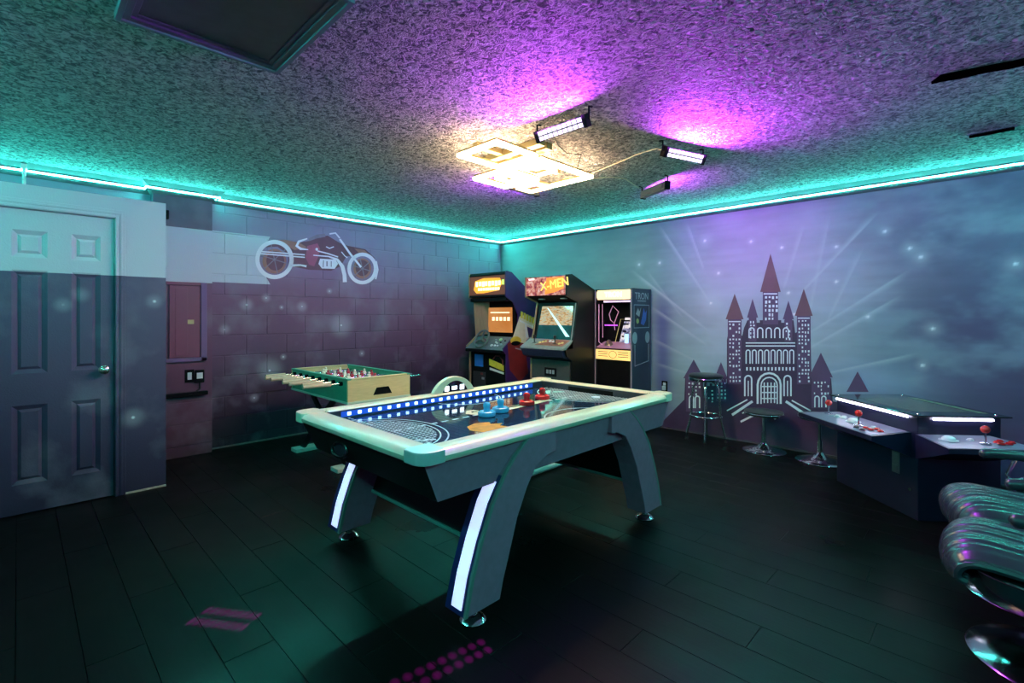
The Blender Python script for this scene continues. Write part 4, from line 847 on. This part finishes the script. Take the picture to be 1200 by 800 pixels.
# ---- cabinet 2
c2 = thing('arcade_cabinet', 'tall black arcade cabinet with X-MEN marquee between the driving game and slim cabinet', 'arcade machine', (1.765, -.6, 0), 0, 'arcade cabinets in the corner')
p2 = [(-.90, 0), (-.90, .80), (-.99, .85), (-1.02, .93), (-.90, 1.0), (-.86, 1.10), (-.79, 1.47), (-1.0, 1.535), (-1.0, 1.775), (-.9, 1.785), (-.45, 1.62), (-.2, 1.52), (-.15, 1.4), (-.15, 0)]
a, b_ = 1.44, 2.078; xi0, xi1 = a + .018, b_ - .018
cab_shell(c2, p2, a, b_, black, woodp)
MB().box(xi0, xi1, -.89, -.17, 0, .84).box(xi0, xi1, -.70, -.17, .84, 1.47).prism([(-.98, 1.765), (-.9, 1.78), (-.45, 1.615), (-.2, 1.515), (-.2, 1.40), (-.75, 1.45), (-.80, 1.49), (-.97, 1.54)], 'x', xi0, xi1).build('body', matte, c2)
for dx in (.17, .50): MB().box(xi0 + dx - .03, xi0 + dx + .03, -.93, -.87, 1.505, 1.516).build('speaker_grille', gyr, c2)
mq = MB().box(xi0 + .01, xi1 - .01, -1.002, -.985, 1.55, 1.765).build('marquee', screen_mat('comic_marquee', [(.3, (.10, .02, .06)), (.45, (.5, .10, .10)), (.55, (.75, .35, .25)), (.7, (.85, .6, .6))], 22, .8), c2, label='backlit red comic-style marquee reading X-MEN')
MB().prism([(xi0 + .30, 1.56), (xi0 + .33, 1.75), (xi1 - .02, 1.755), (xi1 - .02, 1.62), (xi0 + .45, 1.58)], 'y', -1.0045, -1.002).build('marquee_art', glowm('marquee_flame', (.75, .22, .03), .9), mq)
text('X-MEN', 'marquee_lettering', glowm('xmen_yellow', (1., .62, .10), 1.1), mq, frameM((xi0 + .445, -1.0065, 1.672), (1, 0, .12), (-.12, 0, 1)), .135, .001)
text('X-MEN', 'tmp_text', glowm('xmen_yellow', (1., .62, .10), 1.1), mq, frameM((xi0 + .448, -1.006, 1.670), (1, 0, .12), (-.12, 0, 1)), .137, .001).name = 'marquee_lettering'
MB().box(xi0 + .05, xi0 + .14, -1.0045, -1.002, 1.735, 1.752).build('marquee_art', glowm('mq_white', (1, .85, .8), 1.), mq)
for k, (x0, w, c_) in enumerate(((xi0 - .0, .012, woodp), (xi1 - .012, .012, tmold))): quad_panel(MB(), (x0, -.80, 1.46), (x0 + w, -.80, 1.46), (x0 + w, -.89, 1.02), (x0, -.89, 1.02), .01).build('screen_trim', c_, c2)
quad_panel(MB(), (xi0, -.775, 1.47), (xi1, -.775, 1.47), (xi1, -.86, 1.02), (xi0, -.86, 1.02), .01).build('bezel', black, c2)
s2_ = quad_panel(MB(), (xi0 + .08, -.785, 1.425), (xi1 - .05, -.785, 1.425), (xi1 - .04, -.832, 1.20), (xi0 + .065, -.832, 1.20), -.004).build('screen', screen_mat('battle_screen', [(.3, (.10, .16, .10)), (.42, (.65, .35, .12)), (.5, (.75, .62, .35)), (.58, (.45, .55, .40)), (.7, (.70, .30, .12))], 16, .75, stretch=(1, 1, 3)), c2, label='screen with a colourful game picture')
quad_panel(MB(), (xi0 + .065, -.832, 1.20), (xi1 - .04, -.832, 1.20), (xi1 - .03, -.866, 1.03), (xi0 + .05, -.866, 1.03), -.004).build('screen_lower', mat('teal_reflection_glass', (.01, .09, .09), .12, noise=.5, ns=9), c2, label='lower part of the screen glass with a teal room reflection painted in')  # teal reflection of the room put into the glass colour
quad_panel(MB(), (xi0 + .17, -.8, 1.405), (xi0 + .185, -.8, 1.405), (xi1 - .045, -.865, 1.07), (xi1 - .10, -.865, 1.07), -.003).build('screen_beam', glowm('beam_cyan', (.5, .85, .85), .9), s2_)
pcp = MB().prism([(-.88, 1.035), (-1.06, .945), (-1.06, .925), (-.88, .94)], 'x', a - .02, b_ + .0).build('control_panel', mat('xcp_panel', (.26, .30, .28), .35, noise=.4, ns=18), c2)
quad_panel(MB(), (xi0 + .22, -.90, 1.028), (xi1 - .01, -.90, 1.028), (xi1 - .03, -1.02, .968), (xi0 + .16, -1.02, .968), -.003).build('panel_art', mat('panel_art_red', (.40, .13, .08), .4, noise=.8, ns=25), pcp)
MB().prism([(-1.06, .925), (-1.02, .84), (-.90, .80), (-.90, .925)], 'x', a - .01, b_ - .03).build('panel_skirt', mat('dark_blue_vinyl', (.02, .025, .06), .5, noise=.5, ns=60), c2)
buttons(pcp, (xi0, -.88, 1.037), (1, 0, 0), (0, .18, .09), [(.20, -.10, .015, mat('button_yellow', (.85, .7, .25), .3)), (.235, -.085, .015, _m['button_yellow']), (.33, -.06, .018, bw), (.38, -.065, .018, bw), (.50, -.11, .015, _m['button_yellow']), (.53, -.09, .015, _m['button_yellow']), (.27, -.07, .013, _m['button_yellow'])])
def joystick(parent, base, m_ball, hgt=.075, r_=.018, lean=(0, 0), nm='joystick'):
    bx, by, bz = base; t = MB().lathe([(.028, 0), (.028, .004), (.012, .008)], base, 16).cyl(base, (bx + lean[0], by + lean[1], bz + hgt), .0055, 8).build(nm, chrome if m_ball is not bk else bk, parent, smooth=True)
    MB().ball((bx + lean[0], by + lean[1], bz + hgt), r_, n=16).build('ball_top', m_ball, t, smooth=True) if m_ball is not bk else MB().lathe([(.012, 0), (.016, .02), (.016, .04), (.008, .046)], (bx, by, bz + hgt - .03), 12).build('grip', bk, t, smooth=True)
for dx in (.11, .425): joystick(pcp, (xi0 + dx, -.97, .99), bk, .08)
dp = MB().box(xi0 + .01, xi1 - .01, -.905, -.889, .05, .79).build('front_door', dkgrey, c2, bevel=.003)
MB().box(xi0 + .22, xi0 + .40, -.912, -.905, .60, .70).build('coin_door', matte, dp, bevel=.003)
for k in range(3): MB().box(xi0 + .25 + k * .045, xi0 + .28 + k * .045, -.916, -.912, .63, .675).build('coin_slot', gyr, dp)
# ---- cabinet 3: slim
c3 = thing('arcade_cabinet', 'slim black arcade cabinet with pale lit marquee and TRON side print, rightmost of the three', 'arcade machine', (2.33, -.24, 0), 0, 'arcade cabinets in the corner')
a, b_ = 2.085, 2.585; xi0, xi1 = a + .016, b_ - .016; fy, by = -.46, -.03
p3 = [(fy, 0), (fy, 1.60), (fy + .01, 1.625), (by, 1.625), (by, 0)]
navy_s = mat('navy_side_print', (.02, .035, .06), .4, noise=.4, ns=8)
cab_shell(c3, p3, a, b_, navy_s, black, .016)
MB().box(xi0, xi1, fy + .20, by - .005, .80, 1.47).box(xi0, xi1, fy + .04, by - .005, .0, .82).box(xi0, xi1, fy + .02, by - .005, 1.47, 1.62).build('body', matte, c3)
for x in (a, b_ - .016): MB().box(x - .001, x + .017, fy - .006, fy, 0, 1.61).build('edge_trim', mat('mauve_edge', (.28, .22, .28), .35), c3)
mq = MB().prism([(xi0 + .02, 1.50), (xi0 + .005, 1.53), (xi0 + .005, 1.585), (xi0 + .02, 1.612), (xi1 - .02, 1.612), (xi1 - .005, 1.585), (xi1 - .005, 1.53), (xi1 - .02, 1.50)], 'y', fy + .005, fy + .02).build('marquee', glowm('cream_marquee', (1., .74, .42), .95), c3, label='pale cream backlit marquee')
text('TRON', 'marquee_lettering', glowm('cream_letters', (1., .98, .85), 1.25), mq, frameM(((xi0 + xi1) / 2, fy + .004, 1.556), (1, 0, 0), (0, 0, 1)), .085)
MB().box(xi0 + .10, xi1, fy + .01, fy + .03, 1.468, 1.488).build('marquee_light_bar', glowm('lilac_bar', (.8, .6, .85), .8), c3)
# recessed play scene with glowing lines
mg = glowm('magenta_line', (.55, .10, .75), 1.1); pk = glowm('pink_line', (.55, .25, .4), .6); yl = glowm('yellow_line', (.5, .42, .15), .5)
yb_ = fy + .195
sc_ = MB().tube([(xi0 + .07, yb_ - .02, 1.33), (xi0 + .12, yb_ - .02, 1.43), (xi0 + .20, yb_ - .02, 1.36), (xi0 + .14, yb_ - .02, 1.22), (xi0 + .09, yb_ - .02, 1.26)], .005, closed=True).tube([(xi0 + .14, yb_ - .02, 1.22), (xi0 + .15, yb_ - .02, 1.14)], .004).build('scene_line', pk, c3)
MB().box(xi0 + .01, xi0 + .19, yb_ - .03, yb_ - .024, 1.19, 1.205).build('scene_line', mg, c3, label='bright magenta line')
MB().tube([(xi0 + .02, fy + .03, 1.45), (xi0 + .02, fy + .03, 1.0), (xi0 + .06, fy + .04, .965)], .005).tube([(xi0 + .05, fy + .06, 1.45), (xi0 + .055, fy + .06, 1.05)], .004).build('scene_line', pk, c3)
MB().tube([(xi0 + .15, yb_ - .02, .98), (xi0 + .23, yb_ - .02, 1.27), (xi0 + .30, yb_ - .02, 1.27), (xi0 + .23, yb_ - .02, .98)], .004).build('scene_line', yl, c3)
s3 = MB().prism([(xi0 + .235, 1.0), (xi0 + .315, 1.29), (xi1 - .005, 1.29), (xi1 - .005, 1.0)], 'y', yb_ - .06, yb_ - .05).build('screen', screen_mat('scene_screen', [(.35, (.05, .05, .12)), (.48, (.35, .35, .55)), (.55, (.9, .75, .8)), (.7, (.95, .95, .9))], 20, .8), c3, label='slanted pale lit screen')
for k, (z_, w_) in enumerate(((1.245, .08), (1.205, .07), (1.12, .05), (1.06, .03))): MB().box(xi0 + .30 - k * .01, xi0 + .30 - k * .01 + w_, yb_ - .063, yb_ - .06, z_, z_ + .018).build('screen_mark', matte, s3)
MB().box(xi0 + .31, xi0 + .36, yb_ - .065, yb_ - .06, .99, 1.10).build('screen_mark', glowm('cyan_mark', (.4, .65, 1.), 1.1), s3)
MB().lathe([(.055, 0), (.05, .02), (.03, .05), (.012, .07)], M=Matrix.Translation((xi0 + .12, fy + .09, .955)), n=20).build('spinner', mat('spinner_bronze', (.35, .26, .18), .35, .4), c3, smooth=True)
quad_panel(MB(), (xi0, fy + .19, 1.0), (xi1, fy + .19, 1.0), (xi1, fy + .01, .94), (xi0, fy + .01, .94), .01).build('control_panel', glowm('pink_deck', (.30, .14, .22), .55), c3)
cf = MB().prism([(xi0, .80), (xi0 + .0, .915), (xi1, .915), (xi1, .80)], 'y', fy - .004, fy + .01).build('control_front', glowm('gold_front', (.95, .66, .22), .75), c3, label='gold lit control front')
b = MB(); cx = (xi0 + xi1) / 2
for z_ in (.885, .86, .835): b.box(xi0 + .03, cx - .07, fy - .006, fy - .004, z_, z_ + .007).box(cx + .07, xi1 - .03, fy - .006, fy - .004, z_, z_ + .007)
b.tube([(cx + .05 * math.cos(w), fy - .005, .86 + .04 * math.sin(w)) for w in [i * math.pi / 10 for i in range(20)]], .003, 6, closed=True).build('front_marking', mat('brown_line', (.15, .08, .03), .5), cf)
# side print
sx = b_ + .0008; lt = mat('side_print_grey', (.32, .36, .38), .4); ltb = mat('side_print_blue', (.05, .12, .4), .4, noise=.3)
text('TRON', 'side_print', lt, c3, frameM((sx, -.245, 1.535), (0, 1, 0), (0, 0, 1)), .11)
MB().box(b_, sx + .0004, -.34, -.15, 1.477, 1.487).build('side_print', lt, c3)
def frame_line(y0, y1, z0, z1, w=.008): return MB().box(b_, sx, y0, y1, z0, z0 + w).box(b_, sx, y0, y1, z1 - w, z1).box(b_, sx, y0, y0 + w, z0, z1).box(b_, sx, y1 - w, y1, z0, z1)
frame_line(-.42, -.07, 1.17, 1.44).build('side_print', lt, c3); MB().box(b_, sx, -.40, -.09, 1.19, 1.42).build('side_print', mat('side_picture_dark', (.01, .015, .03), .4), c3)
MB().prism([(-.27, 1.22), (-.22, 1.34), (-.20, 1.40), (-.17, 1.34), (-.13, 1.38), (-.15, 1.26), (-.20, 1.20)], 'x', sx, sx + .0006).build('side_print', ltb, c3); MB().lathe([(.03, 0), (.03, .0006)], M=Matrix.Translation((sx, -.34, 1.25)) @ Matrix.Rotation(math.pi / 2, 4, 'Y'), n=16).build('side_print', mat('side_print_yellow', (.4, .42, .12), .4), c3); MB().prism([(-.38, 1.33), (-.33, 1.40), (-.30, 1.36), (-.26, 1.41), (-.30, 1.30)], 'x', sx, sx + .0006).build('side_print', lt, c3)
for y_ in (-.40, -.115): MB().lathe([(.052, 0), (.052, .001)], M=Matrix.Translation((b_, y_, 1.06)) @ Matrix.Rotation(math.pi / 2, 4, 'Y') @ Matrix.Diagonal((1.3, 1, 1, 1)), n=24).build('side_print', lt, c3, label='grey disc print')
b = MB(); 
for P_ in ([(-.40, .98), (-.40, .74), (-.09, .78), (-.09, .98)],): b.tube([(sx, y_, z_) for y_, z_ in P_], .004, 5)
b.build('side_print', lt, c3)

# ================================================================== COCKTAIL ARCADE TABLE
A_ = Vector((4.53, -.73, .68)); B_ = Vector((5.116, -1.313, .68)); C_ = Vector((5.55, -.96, .68)); D_ = Vector((4.95, -.31, .68))
ct = thing('cocktail_arcade_table', 'black glass-topped cocktail arcade table with red joysticks and lit strips by the mural wall', 'arcade table', (5.03, -.83, 0))
u = (B_ - A_).normalized(); v = (C_ - B_).normalized(); u2 = Vector((u.x, u.y, 0)); v2 = Vector((v.x, v.y, 0)); nu = Vector((u.y, -u.x, 0)) * -1
if nu.dot(Vector((-1, -1, 0))) < 0: nu = -nu
nv_ = Vector((v.y, -v.x, 0))
if nv_.dot(Vector((1, -1, 0))) < 0: nv_ = -nv_
def ctp(P, du=0, dv=0, z=0): return (P.x + u.x * du + v.x * dv, P.y + u.y * du + v.y * dv, z)
lu = (B_ - A_).length; lv = (C_ - B_).length
glass = mat('table_glass', (.01, .015, .018), .06, spec=.7); navyb = mat('navy_body', (.012, .012, .035), .3, noise=.2, bump=.05)
top = [ctp(A_), ctp(B_), ctp(C_), ctp(D_)]
MB().prism([(p_[0], p_[1]) for p_ in top], 'z', .672, .682).build('glass_top', glass, ct, bevel=.003)
tp_ = MB().prism([(p_[0], p_[1]) for p_ in (ctp(A_, .16, .10), ctp(A_, lu - .14, .10), ctp(B_, -.14, lv - .12), ctp(D_, .16, -.12))], 'z', .682, .6826).build('screen_print', mat('table_picture', (.10, .085, .06), .15, noise=.6, ns=9), ct)
MB().prism([(p_[0], p_[1]) for p_ in (ctp(D_, .16, -.09), ctp(D_, .2, -.05), ctp(C_, -.10, -.05), ctp(C_, -.12, -.09))], 'z', .682, .6828).build('printed_lettering', mat('green_print', (.14, .2, .10), .3, noise=.8, ns=30), ct)
for P_, du, dv in ((A_, .05, .04), (B_, -.05, .05), (C_, -.05, -.05), (D_, .06, -.05)):
    p_ = ctp(P_, du, dv, .682); MB().lathe([(.010, 0), (.008, .005)], p_, 10).build('glass_clip', chrome, ct, smooth=True)
ins = .035
body = [ctp(A_, ins, ins), ctp(B_, -ins, ins), ctp(C_, -ins, -ins), ctp(D_, ins, -ins)]
MB().prism([(p_[0], p_[1]) for p_ in body], 'z', .0, .672).build('body', navyb, ct, bevel=.004)
sl = mat('white_led_strip', (1, 1, 1), .3, emit=(.80, .78, 1.), es=14.)
def strip(P0, P1, n):
    M_ = [Vector(P0) + n * .012, Vector(P1) + n * .012]; return MB().tube(M_, .007, 8).build('led_strip', sl, ct)
strip(ctp(A_, .05, ins, .655), ctp(B_, -.10, ins, .655), nu); strip(ctp(B_, -ins, .12, .655), ctp(C_, -ins, -.09, .655), nv_)
def cpanel(P0, d, n, l0, l1, w, z0, z1, drop):
    """control shelf: from l0..l1 along d, reaching w outwards along n"""
    o = Vector((P0[0], P0[1], 0)); f = .06
    q = [o + d * (l0), o + d * l1, o + d * (l1 + f) + n * w, o + d * (l0 - f * .5) + n * w]
    vs = [(p_.x, p_.y, z_) for p_, z_ in zip(q, (z0, z0, z1, z1))] + [(q[0].x, q[0].y, z0 - drop), (q[1].x, q[1].y, z0 - drop), (q[2].x, q[2].y, z1 - .03), (q[3].x, q[3].y, z1 - .03)]
    s_ = MB().add(vs, [(0, 3, 2, 1), (4, 5, 6, 7), (0, 1, 5, 4), (1, 2, 6, 5), (2, 3, 7, 6), (3, 0, 4, 7)]).build('control_shelf', navyb, ct)
    face = MB(); c_ = sum(q, Vector()) / 4
    vt = [((p_ - c_) * .95 + c_) for p_ in q]; zz = [z0 + .002 - (z0 - z1) * (.0 if i < 2 else 1) for i in range(4)]
    vt = [Vector((p_.x, p_.y, z_)) for p_, z_ in zip(vt, zz)]
    face.add(vt + [p_ - Vector((0, 0, .003)) for p_ in vt], [(0, 3, 2, 1), (4, 5, 6, 7), (0, 1, 5, 4), (1, 2, 6, 5), (2, 3, 7, 6), (3, 0, 4, 7)]).build('panel_face', mat('lilac_panel_face', (.20, .19, .27), .3, noise=.3, ns=10), s_)
    return s_
u3 = Vector((u.x, u.y, 0)).normalized(); v3 = Vector((v.x, v.y, 0)).normalized()
s1_ = cpanel(ctp(A_, 0, ins), u3, nu, .06, .74, .27 + ins, .555, .545, .16); s2_ = cpanel(ctp(B_, -ins, 0), v3, nv_, .02, .46, .27 + ins, .555, .545, .16)
def onp(P0, d, n, l, w, z=.553): o = Vector((P0[0], P0[1], 0)) + d * l + n * w; return (o.x, o.y, z)
for l, w in ((.13, .13), (.53, .19)): joystick(s1_, onp(ctp(A_, 0, ins), u3, nu, l, w), br, .085, .023)
joystick(s2_, onp(ctp(B_, -ins, 0), v3, nv_, .27, .20), br, .085, .023)
for (sh, P0, d, n, lst) in ((s1_, ctp(A_, 0, ins), u3, nu, [(.22, .12, bw), (.26, .10, bw), (.25, .15, bgy), (.29, .13, bw), (.22, .17, bgy), (.60, .14, bw), (.61, .20, br), (.66, .20, br), (.645, .15, br), (.70, .17, br), (.59, .25, bk), (.66, .26, bk)]), (s2_, ctp(B_, -ins, 0), v3, nv_, [(.25, .12, bw), (.36, .17, br), (.40, .14, br), (.40, .20, br), (.44, .17, br), (.35, .21, br)])):
    for l, w, m_ in lst: MB().lathe([(.019, 0), (.019, .003), (.014, .005), (.014, .010)], onp(P0, d, n, l, w), 12).build('button', m_, sh, smooth=True)
for sh, p_ in ((s1_, onp(ctp(A_, 0, ins), u3, nu, .41, .14)), (s2_, onp(ctp(B_, -ins, 0), v3, nv_, .12, .13))): MB().lathe([(.048, 0), (.048, .003), (.036, .004), (.033, .014), (.02, .024), (.004, .027)], p_, 20).build('trackball', bw, sh, smooth=True)
# coin plate and lock on the front-left side, feet
f0 = Vector(ctp(A_, 0, ins)); M_ = frameM(Vector((f0.x, f0.y, .33)) + u3 * .62 + nu * .0, u3, (0, 0, 1))
MB().box(-.03, .03, -.075, .075, -.002, .006, M_).box(-.02, .02, -.06, -.02, .006, .012, M_).box(-.02, .02, .0, .05, .006, .009, M_).build('coin_plate', steel, ct, bevel=.003)
MB().lathe([(.012, 0), (.012, .01)], M=frameM(Vector((f0.x, f0.y, .185)) + u3 * .74, u3, (0, 0, 1)), n=14).build('lock', chrome, ct, smooth=True)
MB().lathe([(.01, 0), (.01, .01)], M=frameM(Vector(onp(ctp(B_, -ins, 0), v3, nv_, .06, .0, .50)), v3, (0, 0, 1)), n=12).build('corner_screw', chrome, ct, smooth=True)

# ================================================================== STOOLS
seat_v = mat('black_vinyl', (.012, .014, .014), .3, bump=.1, bs=150)
t = thing('bar_stool', 'tall four-legged chrome bar stool with a round foot ring against the mural', 'stool', (3.325, -.235, 0)); cx, cy = 3.325, -.235
MB().lathe([(.155, .655), (.165, .66), (.170, .675), (.168, .69), (.15, .700), (.05, .704)], (cx, cy, 0), 32).build('seat', seat_v, t, smooth=True)
MB().lathe([(.10, .625), (.168, .635), (.172, .655), (.165, .665)], (cx, cy, 0), 32).build('seat_ring', chrome, t, smooth=True)
for k in range(4):
    w = math.radians(45 * 0 + 20 + 90 * k); c_, s_ = math.cos(w), math.sin(w)
    MB().tube([(cx + c_ * r_b, cy + s_ * r_b, z_) for r_b, z_ in ((.06, .625), (.10, .60), (.125, .55), (.135, .45), (.14, .30), (.15, .22), (.175, .12), (.19, .05), (.19, .012))], .011, 10).build('leg', chrome, t, smooth=True)
    MB().lathe([(.015, 0), (.015, .02)], (cx + c_ * .19, cy + s_ * .19, 0), 12).build('foot_cap', rub, t, smooth=True)
MB().tube([(cx + .155 * math.cos(i * math.pi / 18), cy + .155 * math.sin(i * math.pi / 18), .265) for i in range(36)], .010, 8, closed=True).build('foot_ring', chrome, t, smooth=True)
def low_stool(cx, cy, zs_, label):
    t = thing('swivel_stool', label, 'stool', (cx, cy, 0), 0, 'low chrome swivel stools')
    MB().lathe([(.165, zs_ - .04), (.175, zs_ - .035), (.178, zs_ - .02), (.17, zs_ - .012)], (cx, cy, 0), 36).build('seat_ring', chrome, t, smooth=True)
    MB().lathe([(.12, zs_ - .03), (.172, zs_ - .018), (.172, zs_ - .004), (.15, zs_), (.03, zs_ + .002)], (cx, cy, 0), 36).build('seat', seat_v, t, smooth=True)
    MB().lathe([(.03, zs_ - .06), (.08, zs_ - .04), (.10, zs_ - .035)], (cx, cy, 0), 20).cyl((cx, cy, .05), (cx, cy, zs_ - .04), .016, 16).cyl((cx, cy, .05), (cx, cy, .19), .023, 16).build('post', chrome, t, smooth=True)
    MB().lathe([(.19, 0), (.192, .006), (.185, .012), (.12, .022), (.06, .045), (.035, .075), (.026, .085)], (cx, cy, 0), 40).build('base', chrome, t, smooth=True)
low_stool(3.89, -.225, .39, 'low round swivel stool before the castle gate of the mural')
low_stool(4.36, -.235, .42, 'low round swivel stool touching the cocktail arcade table')

# ================================================================== LOUNGE SWIVEL CHAIRS
leather = mat('black_leather', (.03, .032, .045), .27, bump=.12, bs=220, bd=.001, coat=.15)
def lounge_chair(loc, rz, label):
    """faces local -X"""
    t = thing('swivel_chair', label, 'chair', (0, 0, 0), 0, 'black ribbed swivel chairs')
    zs_ = .42
    # centre profile from the front underside over the seat and up the low back
    prof = [(-.245, .335), (-.272, .345), (-.262, .385), (-.215, .408), (-.12, .405), (.0, .395), (.10, .40), (.17, .43), (.215, .50), (.245, .60), (.26, .68)]
    nu_, nv2 = 45, 0
    pts = []
    for i in range(len(prof) - 1):
        for k in range(4):
            f = k / 4; p0 = prof[max(i - 1, 0)]; p1 = prof[i]; p2 = prof[i + 1]; p3_ = prof[min(i + 2, len(prof) - 1)]
            cr_ = lambda a, b, c, d: .5 * (2 * b + (-a + c) * f + (2 * a - 5 * b + 4 * c - d) * f * f + (-a + 3 * b - 3 * c + d) * f ** 3)
            pts.append((cr_(p0[0], p1[0], p2[0], p3_[0]), cr_(p0[1], p1[1], p2[1], p3_[1])))
    pts.append(prof[-1]); n_ = len(pts); Vv = []; Ff = []
    for i, (x, z) in enumerate(pts):
        a = pts[max(i - 1, 0)]; c = pts[min(i + 1, n_ - 1)]; tx, tz = c[0] - a[0], c[1] - a[1]; l = math.hypot(tx, tz); nx, nz = -tz / l, tx / l
        hw = .235 if i < n_ * .75 else .235 - .03 * (i - n_ * .75) / (n_ * .25)
        for j in range(nu_):
            s = -1 + 2 * j / (nu_ - 1); rib = .007 * abs(math.sin(math.pi * 5.5 * (s / .86))) if abs(s) < .86 else .0
            dome = .028 * (1 - (s / .86) ** 2) if abs(s) < .86 else -.02 * ((abs(s) - .86) / .14)
            h = rib + dome; Vv.append((x + nx * h, hw * s, z + nz * h))
    for i in range(n_ - 1):
        for j in range(nu_ - 1): q = i * nu_ + j; Ff.append((q, q + 1, q + nu_ + 1, q + nu_))
    st_ = MB().add(Vv, [f[::-1] for f in Ff]).build('seat', leather, t, smooth=True, label='ribbed black leather seat curving up into a low back'); sd_ = st_.modifiers.new('solid', 'SOLIDIFY'); sd_.thickness = .03; sd_.offset = 1
    for s in (-1, 1):
        b = MB().tube([(x + .0, s * .243, z - .008) for x, z in pts[::2]], .016, 8); b.build('side_piping', leather, t, smooth=True)
    # bowl under the seat
    MB().lathe([(.04, .19), (.13, .20), (.20, .235), (.238, .30), (.245, .355)], n=36, M=Matrix.Translation((-.03, 0, 0)) @ Matrix.Diagonal((1.0, 1, 1, 1))).build('under_shell', leather, t, smooth=True)
    MB().tube([(-.03 + .246 * math.cos(i * math.pi / 20), .246 * math.sin(i * math.pi / 20), .352) for i in range(40)], .006, 6, closed=True).build('shell_trim', chrome, t, smooth=True)
    for s in (-1, 1):
        am = MB().tube([(.24, s * .25, .56), (.15, s * .262, .585), (.02, s * .265, .60), (-.08, s * .262, .60), (-.115, s * .26, .595)], .026, 12)
        am.ball((-.115, s * .26, .595), .026, n=12); am.build('armrest', leather, t, smooth=True)
        MB().tube([(.0, s * .26, .58), (-.03, s * .262, .50), (.0, s * .25, .40), (.06, s * .235, .37)], .009, 8).build('arm_bracket', chrome, t, smooth=True)
    MB().cyl((0, 0, .03), (0, 0, .22), .028, 20).build('post', chrome, t, smooth=True)
    MB().lathe([(.255, 0), (.258, .006), (.25, .012), (.15, .022), (.07, .036), (.035, .06)], (0, 0, 0), 48).build('base', mat('dark_chrome', (.35, .35, .36), .15, 1.), t, smooth=True)
    return t
ch = lounge_chair(None, 0, 'nearer black ribbed leather swivel chair at the right edge')
ch.location = (5.625, -2.585, 0); ch.rotation_euler.z = 0
c2_ = copy_tree(ch); c2_.location = (5.60, -1.99, 0); c2_.rotation_euler.z = math.radians(14); c2_['label'] = 'farther black ribbed leather swivel chair beside the cocktail arcade table'
